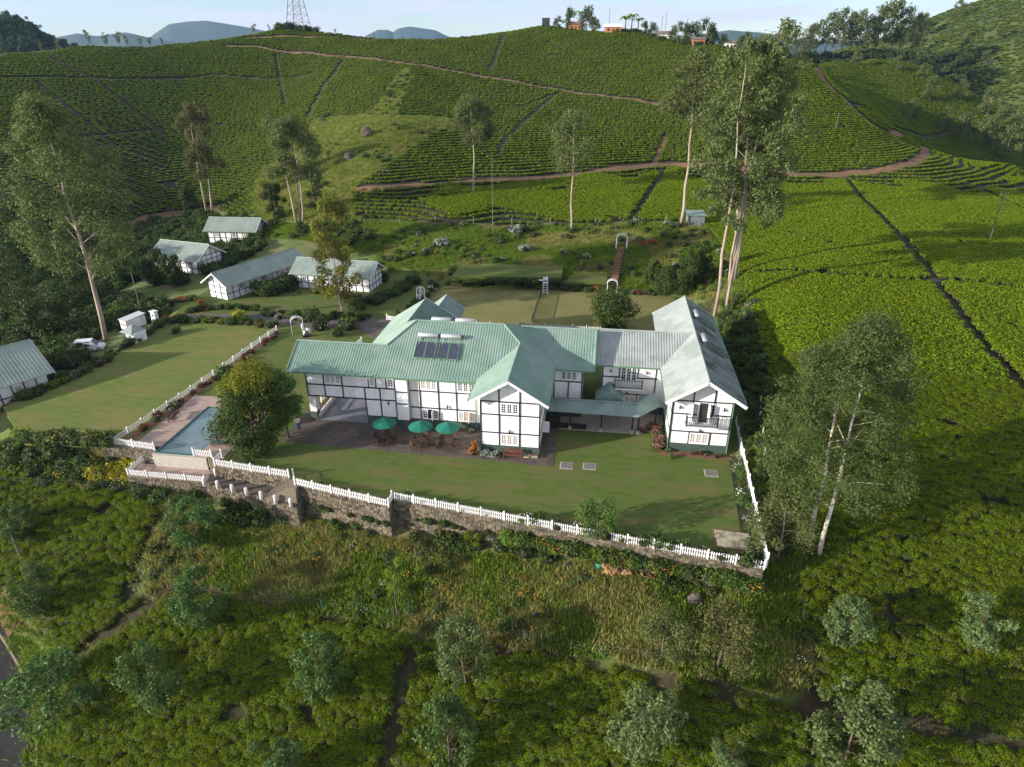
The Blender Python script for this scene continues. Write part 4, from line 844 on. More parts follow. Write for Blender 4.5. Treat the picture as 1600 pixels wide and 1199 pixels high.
# ------------------------------------------------------------ terrace and pool furniture
def umbrella(x, y, label, z=.03, rz=0.0):
    t = thing('parasol', label, 'parasol', (x,y,z), rz, 'green parasols')
    MB().lathe([(.28,0),(.28,.06),(.06,.09)], 14).build('base', M['black'], t); MB().tube([(0,0,.05),(0,0,2.62)], .028, 8).build('pole', M['wood'], t)
    for k in range(8):
        a0, a1 = 2*math.pi*k/8, 2*math.pi*(k+1)/8; am = (a0+a1)/2; mb = MB()
        V = [(0,0,2.72)]+[(1.32*math.cos(a)*f, 1.32*math.sin(a)*f, 2.05) for a, f in ((a0,1),(am,.965),(a1,1))]
        mid = [(.7*math.cos(a)*f, .7*math.sin(a)*f, 2.36-d) for a, f, d in ((a0,1,0),(am,.97,.02),(a1,1,0))]
        P = [V[0]]+mid+V[1:]; lo = [(p[0],p[1],p[2]-.02) for p in P]
        fs = [(0,1,2),(0,2,3),(1,4,5,2),(2,5,6,3)]
        mb.add(P+lo, fs+[tuple(i+7 for i in f[::-1]) for f in fs]+[(4,11,12,5),(5,12,13,6)])
        mb.build('canopy_panel', M['green_fabric'], t); MB().tube([(0,0,2.64),(1.28*math.cos(a0),1.28*math.sin(a0),2.03)], .012, 5).build('rib', M['wood'], t)
    MB().lathe([(.05,2.70),(.05,2.78),(.02,2.84)], 8).build('finial', M['wood'], t)
    return t
ch0 = None
def chair_side(a):
    a = math.degrees(a) % 360
    return ['on the right side','at the back right','at the back left','on the left side','at the front left','at the front right'][int(((a+30) % 360)//60)]
def chair_at(x, y, rz, label):
    global ch0
    if ch0 is None:
        t = thing('terrace_chair', label, 'chair', (0,0,0), 0, 'wooden chairs round the terrace tables')
        for k in range(4): MB().box(-.24,.24,-.22+k*.115,-.12+k*.115,.42,.45).build('seat_slat', M['wood'], t)
        for k in range(5): MB().box(-.2+k*.09,-.14+k*.09,.21,.235,.47,.9).build('back_slat', M['wood'], t)
        MB().box(-.25,.25,.20,.245,.9,.97).build('back_rail', M['wood'], t)
        for sx in (-1,1):
            MB().box(sx*.24-.025,sx*.24+.025,-.22,-.17,0,.64).build('leg', M['wood'], t); MB().box(sx*.24-.025,sx*.24+.025,.19,.245,0,.9).build('leg', M['wood'], t)
            MB().box(sx*.24-.03,sx*.24+.03,-.24,.19,.641,.67).build('arm', M['wood'], t)
        ch0 = t; o = t
    else: o = copy_tree(ch0)
    o.location = (x,y,.03); o.rotation_euler = (0,0,rz); o['label'] = label; return o
for i, ((x,y), nm) in enumerate(zip([(-21.9,58.6),(-17.9,58.45),(-15.0,58.6)], ['left','middle','right'])):
    umbrella(x, y+.35, '%s green parasol of the three on the terrace' % {'left':'leftmost','middle':'middle','right':'rightmost'}[nm], rz=.2*i)
    tb = thing('terrace_table', 'round wooden table under the %s terrace parasol' % nm, 'table', (x+.1,y-.1,.03), 0, 'round tables on the terrace')
    for k in range(7): 
        hw = math.sqrt(max(.01,.55**2-(-.47+k*.157)**2)); MB().box(-hw,hw,-.545+k*.157,-.40+k*.157,.70,.735).build('top_slat', M['paving'] if False else M['wood'], tb)
    for a in range(4): MB().beam((.34*math.cos(a*1.571+.78),.34*math.sin(a*1.571+.78),.70),(.42*math.cos(a*1.571+.78),.42*math.sin(a*1.571+.78),0),.06,.06).build('leg', M['wood'], tb)
    for k in range(5):
        a = k*2*math.pi/5+.4+i; chair_at(x+.1+.98*math.cos(a), y-.1+.98*math.sin(a), a-math.pi/2, 'slatted wooden chair %s of the %s terrace table' % (chair_side(a), nm))
umbrella(-39.4, 58.4, 'green parasol beside the pool, half hidden by the big tree')
def bench(x, y, z, rz, m, L, label):
    t = thing('garden_bench', label, 'bench', (x,y,z), rz, 'wooden garden benches')
    for k in range(4): MB().box(-L/2,L/2,-.24+k*.12,-.145+k*.12,.41,.445).build('seat_slat', m, t)
    for k in range(4): MB().box(-L/2,L/2,.24+k*.015,.265+k*.015,.5+k*.115,.59+k*.115).build('back_slat', m, t)
    for sx in (-1,1):
        MB().box(sx*(L/2-.06)-.035,sx*(L/2-.06)+.035,-.24,-.17,0,.41).build('leg', m, t); MB().box(sx*(L/2-.06)-.035,sx*(L/2-.06)+.035,.31,.37,0,.95).build('leg', m, t)
        MB().box(sx*(L/2-.06)-.04,sx*(L/2-.06)+.04,-.26,.31,.60,.64).build('arm_rest', m, t); MB().box(sx*(L/2-.06)-.03,sx*(L/2-.06)+.03,-.23,-.18,.446,.60).build('arm_post', m, t)
    return t
bench(-7.85,57.2,.03,math.pi*0,M['redwood'],2.0,'red-brown slatted bench against the gable wall')
bench(-47.2,60.2,.03,math.radians(90+14)*1.0,M['wood'],2.0,'dark slatted bench on the deck left of the pool')
def lounger(x, y, rz, label):
    t = thing('sun_lounger', label, 'sun lounger', (x,y,.03), rz, 'dark green sun loungers by the pool')
    MB().box(-.95,.35,-.32,.32,.28,.36).build('mattress', M['plinth'], t)
    MB().add([(.36,-.32,.28),(.36,.32,.28),(1.0,.32,.66),(1.0,-.32,.66),(.36,-.32,.36),(.36,.32,.36),(.96,.32,.74),(.96,-.32,.74)], [(0,1,2,3),(7,6,5,4),(0,4,5,1),(1,5,6,2),(2,6,7,3),(3,7,4,0)]).build('backrest', M['plinth'], t)
    MB().box(-.98,.9,-.34,.34,.22,.28).build('frame', M['wood'], t)
    for sx in (-.85,.7):
        for sy in (-.3,.3): MB().box(sx-.03,sx+.03,sy-.03,sy+.03,0,.22).build('leg', M['wood'], t)
lounger(-39.0,55.6,.15,'nearer dark green sun lounger on the right pool deck'); lounger(-38.9,57.2,.15,'farther dark green sun lounger under the pool parasol')
for i, (p, l) in enumerate([((-2.30,56.60),'left square stone slab set in the lawn by the terrace'),((0.00,56.80),'right square stone slab set in the lawn by the terrace'),((11.99,57.19),'lone stone slab in the lawn before the annexe')]):
    s = thing('paving_slab', l, 'slab', (p[0],p[1],0), 0, 'stone slabs in the lawn'); mb = MB(); mb.box(-.55,.55,-.5,.5,0,.045); mb.build('slab', M['slabstone'], s); MB().box(-.66,.66,-.6,.6,-.02,.02).build('frame', M['concrete'], s)
pad = thing('stone_pad', 'pale sandy stone pad with dark edging in the lawn corner', 'pad', (12.4,47.0,0)); MB().prism([(-1.25,-1.0),(1.45,-1.2),(1.55,1.0),(-1.3,1.2)],.0,.09).build('slab', M['sand'], pad); MB().prism([(-1.42,-1.15),(1.6,-1.36),(1.7,1.15),(-1.46,1.36)],-.02,.03).build('edging', M['earth'], pad); MB().box(.7,1.05,-.15,.2,.09,.12).build('drain_cover', M['slabstone'], pad)
plb = thing('planter_box', 'pale stone planter box at the gable corner', 'planter', (-6.05,57.65,.03)); MB().box(-.72,.72,-.2,.2,0,.28).build('box', M['sand'], plb); MB().box(-.66,.66,-.15,.15,.282,.3).build('soil', M['earth'], plb)
sheet('flower_bed', [(7.3,60.9),(14.2,60.8),(14.2,59.9),(7.1,60.0)], .03, M['earth'], 'red soil bed along the annexe front', .05)
sheet('flower_bed', [(13.1,44.6),(14.4,44.3),(15.4,60.5),(14.2,60.6)], .025, M['soil'], 'narrow planted bed inside the right fence', .05)
sheet('flower_bed', [(-49.9,54.6),(-49.0,54.6),(-46.9,87),(-47.8,87)], .035, M['earth'], 'long rose bed beside the left fence', .05)
bn = thing('water_butt', 'round green plastic tub lying in the grass below the fence', 'tub', tuple((1.37,45.11))+(float(surf(*[np.array([q]) for q in (1.37,45.11)])[0])+.05,)); MB().lathe([(.30,0),(.38,.3),(.40,.55),(.33,.62),(.30,.58)], 14).build('tub', M['plastic'], bn, True); MB().lathe([(.41,.50),(.43,.53),(.41,.56)], 14).build('rim', M['plastic'], bn)

# person by the big tree
def person(x, y, z, label, shirt, rz=0.0):
    t = thing('person', label, 'person', (x,y,z), rz); J = {}
    V = [(0,0,.95),(0,0,1.15),(0,0,1.38),(0,0,1.5),(0,-.01,1.60),(0,-.01,1.72),(.18,0,1.40),(.24,.02,1.14),(.22,-.06,.90),(.21,-.08,.80),(-.18,0,1.40),(-.24,.02,1.14),(-.22,-.06,.90),(-.21,-.08,.80),(.1,0,.88),(.11,.02,.48),(.11,.04,.08),(.12,-.12,.04),(-.1,0,.88),(-.11,-.02,.48),(-.11,.02,.08),(-.12,-.14,.04)]
    Ed = [(0,1),(1,2),(2,3),(3,4),(4,5),(2,6),(6,7),(7,8),(8,9),(2,10),(10,11),(11,12),(12,13),(0,14),(14,15),(15,16),(16,17),(0,18),(18,19),(19,20),(20,21)]
    Rr = [.15,.14,.16,.06,.095,.08,.07,.048,.04,.035,.07,.048,.04,.035,.095,.065,.05,.035,.095,.065,.05,.035]
    me = bpy.data.meshes.new('body'); me.from_pydata(V, Ed, []); o = link('body', me, t); o.modifiers.new('skin','SKIN'); 
    for i, q in enumerate(Rr): me.skin_vertices[0].data[i].radius = (q, q*.85)
    me.skin_vertices[0].data[0].use_root = True
    sb = o.modifiers.new('sub','SUBSURF'); sb.levels = 1; sb.render_levels = 2; me.materials.append(M['skin'])
    MB().lathe([(.19,.0),(.205,.12),(.19,.30),(.215,.46),(.10,.54)], 14, (0,0,.92)).build('shirt', shirt, t, True)
    MB().lathe([(.18,-.0),(.20,.12)], 14, (0,0,.84)).build('waistband', M['blue'], t, True)
    for s, dy in ((.105,.02),(-.105,-.01)): MB().tube([(s,0,.92),(s*1.05,dy,.5),(s*1.08,dy+.03,.1)], [.115,.085,.07], 10).build('trouser_leg', M['blue'], t, True)
    for s in (1,-1): MB().tube([(s*.15,0,1.41),(s*.2,.01,1.32),(s*.235,.02,1.16)], [.08,.085,.07], 10).build('sleeve', shirt, t, True)
    MB().lathe([(.10,0),(.105,.05),(.085,.11),(.03,.135)], 12, (0,.01,1.66)).build('hair', M['black'], t, True)
    return t
person(*(-32.11,59.71), 0.0, 'person in blue trousers and pale shirt standing beside the big tree', M['white'], .4)

# ------------------------------------------------------------ arches, court things
def arch(x, y, z, rz, label, w=1.5, h=2.3, d=.7):
    t = thing('garden_arch', label, 'arch', (x,y,z), rz, 'white garden arches')
    for s in (-1,1):
        for e in (-d/2, d/2): MB().box(s*w/2-.05,s*w/2+.05,e-.05,e+.05,0,h-.6).build('post', M['white'], t)
        for k in range(6): MB().box(s*w/2-.02,s*w/2+.02,-d/2+.05,d/2-.05,.25+k*.26,.30+k*.26).build('lattice_slat', M['white'], t)
    for e in (-d/2, d/2):
        mb = MB(); mb.tube([(w/2*math.cos(a*math.pi/10),e,h-.6+.62*math.sin(a*math.pi/10)) for a in range(11)], .06, 6); mb.build('hoop', M['white'], t)
    for k in range(1,8): a = k*math.pi/8; MB().beam((w/2*math.cos(a),-d/2,h-.58+.62*math.sin(a)),(w/2*math.cos(a),d/2,h-.58+.62*math.sin(a)),.05,.03).build('hoop_slat', M['white'], t)
    return t
arch(*(-44.34,86.94),0,.5,'white arch beside the white garden sculpture',1.7,2.6); arch(*(-29.81,103.27),0,1.2,'white arch standing behind the green rear roof',1.3,2.6)
arch(*(2.04,111.87),.1,0,'white arch at the foot of the garden steps',1.7,2.5)
_p = (3.51,126.57); arch(_p[0],_p[1],4.3,.1,'white arch at the top of the garden steps',2.0,2.7)
st2 = thing('garden_steps', 'narrow brick steps climbing between the two white arches', 'steps', (2.0,112.9,.2)); _q = (_p[0]-2.0, _p[1]-112.9)
for k in range(18): f = k/17; MB().box(_q[0]*f-.6,_q[0]*f+.6,_q[1]*f-.45,_q[1]*f+.5,f*4.2-.4,f*4.2+.05).build('step', M['path'], st2)
um = thing('umpire_chair', 'tall white umpire chair at the far end of the net', 'chair', (*(-9.47,110.53),0), .1)
for sx in (-.35,.35):
    MB().beam((sx*1.25,-.45,0),(sx,-.2,2.2),.09,.09).build('leg', M['white'], um); MB().beam((sx*1.25,.5,0),(sx,.3,3.0),.09,.09).build('leg', M['white'], um)
for k in range(5): MB().box(-.36,.36,-.44+k*.05,-.36+k*.05,.35+k*.4,.43+k*.4).build('rung', M['white'], um)
MB().box(-.45,.45,-.35,.32,1.95,2.03).build('seat', M['white'], um); MB().box(-.42,.42,.26,.32,2.3,2.9).build('backrest', M['white'], um); MB().box(-1.15,-.40,-.3,.2,2.4,2.46).build('side_board', M['white'], um)
nt_ = thing('tennis_net', 'dark tennis net strung across the turf court', 'net', (-10.2,96.5,0))
for y in (0, 14.6): MB().tube([(0,y,0),(0,y,1.1)], .05, 8).build('net_post', M['navy'], nt_)
nm = MB()
for k in range(74): nm.box(-.012,.012,k*.2-.012,k*.2+.012,.06,1.0-.10*math.sin(math.pi*k/73))
for k in range(8): nm.box(-.014,.014,.02,14.58,.06+k*.118,.085+k*.118)
tag(nm.build('mesh', M['net'], nt_), None, None, None, 'stuff'); MB().box(-.02,.02,.05,14.55,.93,.99).build('tape', M['line'], nt_)
sc = thing('garden_sculpture', 'white curved animal-like sculpture beside the arch near the drive', 'sculpture', (*(-42.59,85.91),0), .5)
MB().box(-.5,.5,-.4,.4,0,.3).build('plinth', M['black'], sc); MB().tube([(-.3,0,.3),(-.25,0,.9),(.1,0,1.15),(.5,0,1.0),(.65,0,.5),(.5,0,.3)], [.14,.2,.28,.22,.14,.12], 10).build('body', M['white'], sc, True); MB().tube([(-.2,0,1.0),(-.45,0,1.6),(-.35,0,2.1)], [.22,.13,.14], 10).build('neck', M['white'], sc, True)

# ------------------------------------------------------------ cottages
def cottage(label, x, y, rz, L, Wd, zb, wh=2.55, rise=2.0, over=.75, wallm=None, nwin=3, roofm=None):
    """long low half-timbered cottage: local X along the ridge, front face -Y, gable ends at +-L/2"""
    t = thing('cottage', label, 'cottage', (x,y,zb), rz, 'half-timbered cottages'); roofm = roofm or M['roof_cott']
    sl = rise/(Wd/2+over); ew = wh+.0; zr = wh+rise; zw = wh+sl*over
    MB().box(-L/2,L/2,-Wd/2,Wd/2,0,zw-.05).build('wall', M['wall'], t)
    g = MB(); gable_x(g,-Wd/2+.01,Wd/2-.01,0,zw-.06,zw-.04,zw-.04,zr-.09,-L/2+.001,.15); g.build('gable', M['wall'], t); g = MB(); gable_x(g,-Wd/2+.01,Wd/2-.01,0,zw-.06,zw-.04,zw-.04,zr-.09,L/2-.151,.15); g.build('gable', M['wall'], t)
    ho = Wd/2+over; e = L/2+.7
    roof_plane([(-e,-ho,wh),(e,-ho,wh),(e,0,zr),(-e,0,zr)], t, roofm, rib=.4); roof_plane([(-e,ho,wh),(e,ho,wh),(e,0,zr),(-e,0,zr)], t, roofm, rib=.4); cap((-e,0,zr),(e,0,zr),t,roofm)
    for s in (-1,1):
        for q in (-1,1): board((s*(e+.02),q*ho,wh-.12),(s*(e+.02),0,zr-.12),t,M['white'],h=.2)
    n = int(L/1.25)
    for k in range(n+1): xx = -L/2+k*L/n; yb(t, xx-.06, xx+.06, 0, 1.0, -Wd/2); yb(t, xx-.06, xx+.06, 1.12, zw-.1, -Wd/2)
    yb(t,-L/2,L/2,1.0,1.12,-Wd/2)
    for k in range(nwin):
        xx = -L/2+(k+.5)*L/nwin; j = round((xx+L/2)/(L/n)-.5); xx = -L/2+(j+.5)*L/n; window(t, xx-.42, xx+.42, 1.2, 2.2, -Wd/2, 1, 3, 2)
    for s in (-1,1):
        X = s*L/2; m_ = int(Wd/1.3)
        for k in range(m_+1):
            yy = -Wd/2+k*Wd/m_; zt = min(zr-.15, zw+sl*(Wd/2-abs(yy))-.12); MB().box(min(X,X+s*.06),max(X,X+s*.06),yy-.05,yy+.05,0,zt).build('timber_post', M['navy'], t)
        for z in (1.0,2.05,2.95):
            hw = Wd/2 if z < zw else max(.2,(zr-.15-z)/sl-.0); hw = min(hw, Wd/2); MB().box(min(X,X+s*.07),max(X,X+s*.07),-hw,hw,z,z+.11).build('timber_beam', M['navy'], t)
    return t
def fy(x, y): return float(surf(np.array([x]), np.array([y]))[0])
cottage('white cottage with grey-green roof, farthest up by the hill foot', -81.5, 138.6, .06, 10.6, 6.0, .2, rise=2.3)
cottage('white cottage half hidden by shrubs, left of the long cottage', -80.3, 117.2, -.2, 10.5, 6.6, 0, rise=2.4)
cottage('long white cottage with its gable end facing the garden', -61.4, 108.6, math.radians(69), 17.5, 4.4, 0, rise=2.0, over=1.0)
cottage('white cottage behind the leafy garden tree, nearest the tennis court', -46.9, 110.4, -.07, 14.2, 5.7, 0, rise=2.1)
cottage('cottage with dark green roof cut by the left frame edge', -76.9, 61.7, math.radians(58), 17, 10.5, -1.1, wh=2.9, rise=2.7, over=1.0)

# little gate hut, white shed, pillar, vehicles
hp = (-67.18,80.51)
hu = thing('gate_hut', 'small white hut with grey hipped roof above the left lawn', 'hut', (hp[0]+.2,hp[1]+1.0,-.3), -.35); hu.scale = (.72,.72,.72)
MB().box(-1.3,1.3,-1.2,1.2,0,2.3).build('wall', M['wall'], hu)
for a in range(4):
    c = [(-1.9,-1.8,2.2),(1.9,-1.8,2.2),(1.9,1.8,2.2),(-1.9,1.8,2.2)]; roof_plane([c[a],c[(a+1)%4],(0,0,3.6)], hu, M['roof_old'], rib=.35)
window(hu,-.5,.5,1.0,2.0,-1.2,2,3,2); MB().box(-1.36,-1.0,-1.28,-1.2,0,2.2).build('corner_post', M['navy'], hu)
MB().box(1.31,2.3,-1.5,-1.35,0,2.0).build('side_wall', M['white'], hu); MB().box(1.5,2.1,-1.3,1.2,0,2.3).build('lean_to', M['wall'], hu)
ws = thing('white_shed', 'tall narrow white shed with ribbed roof behind the hut', 'shed', (-71.6,87.6,-.6), -.4); ws.scale = (.66,.66,.66)
MB().box(-1.2,1.2,-2.4,2.4,0,2.3).build('wall', M['wall'], ws); roof_plane([(-1.4,-2.6,2.3),(1.4,-2.6,2.3),(1.4,2.6,2.75),(-1.4,2.6,2.75)], ws, M['white'], rib=.3); MB().box(-1.0,1.0,-2.43,-2.4,.8,1.6).build('shutter', M['curtain'], ws)
wp = thing('white_pillar', 'free-standing white pillar with two dark slots on the far left lawn', 'pillar', (*(-67.41,87.21),-.1), -.3)
MB().box(-.45,.45,-.3,.3,0,2.3).build('shaft', M['white'], wp); MB().box(-.55,.55,-.4,.4,2.3,2.42).build('cap', M['white'], wp)
for k in range(2): MB().box(-.2,.2,-.32,-.30,.9+k*.7,1.2+k*.7).build('slot', M['dark'], wp)
def vehicle(label, cat, x, y, z, rz, paint, L, Wd, Ht, van):
    t = thing(cat, label, cat, (x,y,z), rz); hw = Wd/2
    pr = [(-L/2,.35),(-L/2,.95),(-L/2+.15,1.05 if van else .9),(-L/2+.25,Ht-.12) if van else (-L/2+.9,Ht-.02),(-L/2+.55,Ht) if van else (-L/2+1.3,Ht),(L/2-1.7,Ht),(L/2-1.0,1.0),(L/2-.15,.86),(L/2,.6),(L/2,.35)]
    mb = MB(); n = len(pr)
    ins = lambda z: hw-(.16 if z > 1.1 else .0)
    mb.add([(px,-ins(pz),pz) for px,pz in pr]+[(px,ins(pz),pz) for px,pz in pr], [tuple(range(n)), tuple(range(n,2*n))[::-1]]+[(i,i+n,(i+1)%n+n,(i+1)%n) for i in range(n)]); mb.build('body', paint, t)
    for s in (-1,1):
        y0 = s*(hw-.125); y1 = s*(hw-.105) 
        for a, b in ((-L/2+(.55 if van else 1.2),-.55),(-.45,.35),(.42,L/2-1.75)):
            if b-a > .2: MB().add([(a,s*(hw-.02),1.08),(b,s*(hw-.02),1.08),(b,s*(hw-.135),Ht-.14),(a,s*(hw-.135),Ht-.14)], [(0,1,2,3)] if s < 0 else [(3,2,1,0)]).build('side_window', M['glass'], t)
        for wx in (-L/2+.8, L/2-.85):
            w = MB(); w.tube([(wx,s*(hw-.20),.33),(wx,s*(hw+.015),.33)], .33, 16); wo = w.build('wheel', M['tyre'], t); MB().tube([(wx,s*(hw+.0),.33),(wx,s*(hw+.03),.33)], .18, 12).build('rim', M['steel'], wo)
        MB().box(L/2-.05,L/2+.02,s*(hw-.28)-.14,s*(hw-.28)+.14,.58,.74).build('headlight', M['chrome'], t)
    MB().add([(L/2-1.66,-hw+.2,Ht-.08),(L/2-1.66,hw-.2,Ht-.08),(L/2-1.0,hw-.06,1.06),(L/2-1.0,-hw+.06,1.06)], [(3,2,1,0)]).build('windscreen', M['glass'], t).location = (.03,0,.035)
    MB().box(L/2-.02,L/2+.06,-hw+.05,hw-.05,.34,.52).build('bumper', M['black'], t)
    t.scale = (.86,.86,.86); return t
_v = (-70.82,76.73); vehicle('white van parked beyond the left lawn edge', 'van', _v[0]-1.5, _v[1]+2.0, -.95, math.radians(25), M['carwhite'], 4.6, 1.75, 1.95, True)
_v = (-71.59,73.12); vehicle('dark car parked between the van and the left cottage', 'car', _v[0]-1.2, _v[1]+1.5, -1.1, math.radians(35), M['cardark'], 4.2, 1.7, 1.45, False)
# poles, wire fences
def pole(x, y, h, label, r=.11, z=None, arm=False, lean=(0,0), m=None):
    z = fy(x, y) if z is None else z; t = thing('utility_pole' if arm else 'pole', label, 'pole', (x,y,z-.1)); MB().tube([(0,0,0),(lean[0],lean[1],h)], [r,r*.7], 10).build('shaft', m or M['pole'], t)
    if arm: MB().box(lean[0]-.7,lean[0]+.7,lean[1]-.05,lean[1]+.05,h-.5,h-.4).build('cross_arm', M['pole'], t); [MB().lathe([(.05,0),(.06,.1),(.03,.16)],8,(lean[0]+q,lean[1],h-.4)).build('insulator', M['steel'], t) for q in (-.6,0,.6)]
    return t
pole(*(71.52,133.97,9.57), 'dark utility pole standing in the right tea field', arm=True); pole(*(-74.94,94.10,7.29), 'pale pole behind the gate hut', .09)
pole(*(-22.42,133.06,15.51), 'thin pale pole at the foot of the tea hill', .07); pole(*(-54.47,43.47,3.90), 'pale pole in the lower left tea', .09); 
pole(*(-15.77,40.96,4.31), 'thin dark dead stem in the wild grass below the fence', .06, m=M['bark2'])
pole(*(51.60,206.58,7.44), 'slim pole on the hill beside the track', .1); pole(*(63.41,211.31,5.03), 'slim pole beside the hairpin track', .1)
def wire_fence(pts, label, h=1.2, m=None, r=.045, kind='posts'):
    t = thing('wire_fence', label, 'fence', (pts[0][0],pts[0][1],fy(*pts[0]))); z0 = fy(*pts[0]); last = None
    for x, y in pts:
        z = fy(x,y)-z0; a, b = random.uniform(-.08,.08), random.uniform(-.08,.08); p = (x-pts[0][0], y-pts[0][1], z)
        MB().tube([(p[0],p[1],p[2]-.1),(p[0]+a,p[1]+b,p[2]+h)], r, 6).build('post', m or M['concrete'], t)
        if last is not None:
            for f in (.4,.7,.95): MB().tube([(last[0],last[1],last[2]+h*f),(p[0],p[1],p[2]+h*f)], .005, 3, False).build('wire', M['pole'], t)
        last = p
    return t
wire_fence([(-28.93,41.21),(-27.93,40.95),(-25.55,41.04),(-22.51,40.91),(-19.32,40.99),(-15.91,40.70),(-12.45,40.26),(-8.50,39.71),(-4.42,39.60),(1.81,38.84),(5.47,38.81),(8.85,38.83)], 'wire fence with grey-green posts between wild grass and tea', 1.3, M['greenpost'])
wire_fence([(-51.28,137.92),(-43.13,137.02),(-35.08,135.73),(-27.06,136.59),(-19.19,138.32),(-11.14,138.68),(-1.85,139.46),(6.00,139.40),(12.48,139.91)], 'pale post and wire fence along the foot of the tea hill', 1.5)
wire_fence([(-60.12,49.75),(-56.24,49.90),(-49.56,50.29),(-45.59,50.25),(-42.17,49.55)], 'teal post fence below the yellow flower bank', 1.4, M['greenpost'])
wire_fence([(-41.20,43.00),(-40.29,42.04),(-37.67,42.31),(-35.06,42.56)], 'short wire fence at the corner of the lower left tea', 1.3, M['greenpost'])
wire_fence([(17.37,63.97),(17.89,66.45),(17.48,61.81),(17.15,58.95)], 'pinkish concrete posts beyond the right fence', 1.6, M['concrete'], .07)
ks = thing('pump_house', 'small grey-blue pump shed at the top of the garden slope', 'shed', (*(18.21,139.21), fy(*(18.21,139.21))), .1)
MB().box(-1.6,1.6,-1.2,1.2,0,2.2).build('wall', M['slate'], ks); roof_plane([(-1.9,-1.5,2.2),(1.9,-1.5,2.2),(1.9,1.5,2.7),(-1.9,1.5,2.7)], ks, M['roof_walk'], rib=.3)
for k in range(5): MB().tube([(-1.6+k*.8,-1.6,0),(-1.6+k*.8,-1.6,1.4)], .04, 6).build('railing_post', M['greenpost'], ks)

# ------------------------------------------------------------ plants
def clump_leaves(r, centers, radii, n_each, size, droop=.0, shell=.55, flat=.8):
    C, N, S = [], [], []
    for (c, R, n) in zip(centers, radii, n_each):
        d = r.normal(size=(n,3)); d /= np.linalg.norm(d, axis=1)[:,None]
        q = (shell+(1-shell)*r.random(n))[:,None]*(1+.25*np.sin(5*d[:,:1]+7*d[:,1:2]+c[0]))
        p = d*q*R; p[:,2] *= flat
        C.append(p+np.asarray(c)); nn = d*.75+r.normal(size=(n,3))*.55; nn[:,2] += .35; N.append(nn); S.append(size*(.65+.7*r.random(n)))
    C = np.concatenate(C); C[:,2] -= droop*r.random(len(C)); return C, np.concatenate(N), np.concatenate(S)
def make_tree(seed, h, cr, c0, nclump, nleaf, size, leafm, barkm, trunks=1, spread=.8, tr=None, clump=.42, profile='euc', aspect=.45, bend=.3, limb=.05, flat=.85):
    """trunk mesh and crown mesh of one tree, origin at the foot"""
    r = np.random.default_rng(seed); tm = MB(); cent, rad = [], []; tr = tr or h*.0085+.06
    axes = []
    for k in range(trunks):
        a = r.random()*6.28; off = np.array([math.cos(a), math.sin(a)])*spread*(k > 0)*(.5+.5*r.random()); ln = r.normal(size=2)*bend*h*.05+off*.8
        hh = h*(1-.10*k*r.random()); zs_ = np.linspace(0, 1, 9); wob = r.normal(size=(9,2)).cumsum(0)*h*.006
        P = np.c_[off[0]+ln[0]*zs_+wob[:,0], off[1]+ln[1]*zs_+wob[:,1], zs_*hh*.96]; P[0,2] = -.3
        tm.tube([tuple(p) for p in P], list(tr*(1-.93*zs_**1.1)), 9); axes.append(P)
    for i in range(nclump):
        P = axes[i % trunks]; t = c0+(1-c0)*((i//trunks+r.random()*.8)/(nclump/trunks)); t = min(t, .985)
        j = min(int(t*8), 7); f = t*8-j; base = P[j]*(1-f)+P[j+1]*f
        u = (t-c0)/(1-c0+1e-6)
        pr = {'euc': .55+.75*math.sin(math.pi*min(1,u*.9+.12))**.8-.35*u, 'round': math.sqrt(max(.05,1-(2*u-1)**2*.85)), 'cone': 1.05-u*.9, 'vase': .45+.6*u}[profile]
        a = r.random()*6.28+i*2.4; d = cr*pr*(.35+.65*math.sqrt(r.random())); c = base+np.array([math.cos(a)*d, math.sin(a)*d, d*.15+r.normal()*.2])
        R = cr*clump*(.7+.6*r.random())*(1-.3*u if profile == 'cone' else 1)
        cent.append(c); rad.append(R)
        if limb and d > .5 and (nclump < 50 or i % 5 == 0): tm.tube([tuple(base-np.array([0,0,d*.35])), tuple(base*.55+c*.45-np.array([0,0,.1*d])), tuple(c)], [tr*.30*(1.1-t*.8), tr*.18*(1.1-t*.8), .015], 5, False)
    w = np.array(rad)**2; n_each = np.maximum(12, (nleaf*w/w.sum()).astype(int))
    C, N, S = clump_leaves(r, cent, rad, n_each, size, flat=flat)
    return tm.mesh('trunk', barkm, True), card_mesh('crown', C, N, S, [leafm], aspect, None, None, .06, seed)
def plant_tree(meshes, x, y, name, label, cat='tree', group=None, s=1.0, rz=0.0, z=None, sz=None):
    t = thing(name, label, cat, (x, y, fy(x,y) if z is None else z), rz, group); t.scale = (s, s, s if sz is None else sz)
    link('trunk', meshes[0], t); link('crown', meshes[1], t); return t
def one(px, name, label, seed, cr, c0, ncl, nleaf, size, leafm='euc', bark='bark', group=None, **k):
    x, y, h = px; return plant_tree(make_tree(seed, h, cr, c0, ncl, nleaf, size, M[leafm], M[bark], **k), x, y, name, label, group=group, rz=seed)
GE = 'tall eucalypts around the estate'
one((-73.02,82.53,34.77), 'eucalyptus_tree', 'tall dark eucalyptus with bare pale trunk above the white van, left edge', 101, 6.2, .34, 80, 24000, .44, group=GE, bend=.15, clump=.28)
one((-102.41,163.15,27.93), 'eucalyptus_tree', 'olive-brown eucalyptus with twin trunks above the farthest cottage', 103, 3.8, .36, 30, 13000, .46, 'euc_olive', group=GE, trunks=2, spread=.9)
one((-68.22,143.11,23.71), 'eucalyptus_tree', 'green eucalyptus with several white trunks left of the gully', 104, 4.4, .46, 30, 14000, .46, group=GE, trunks=3, spread=1.2)
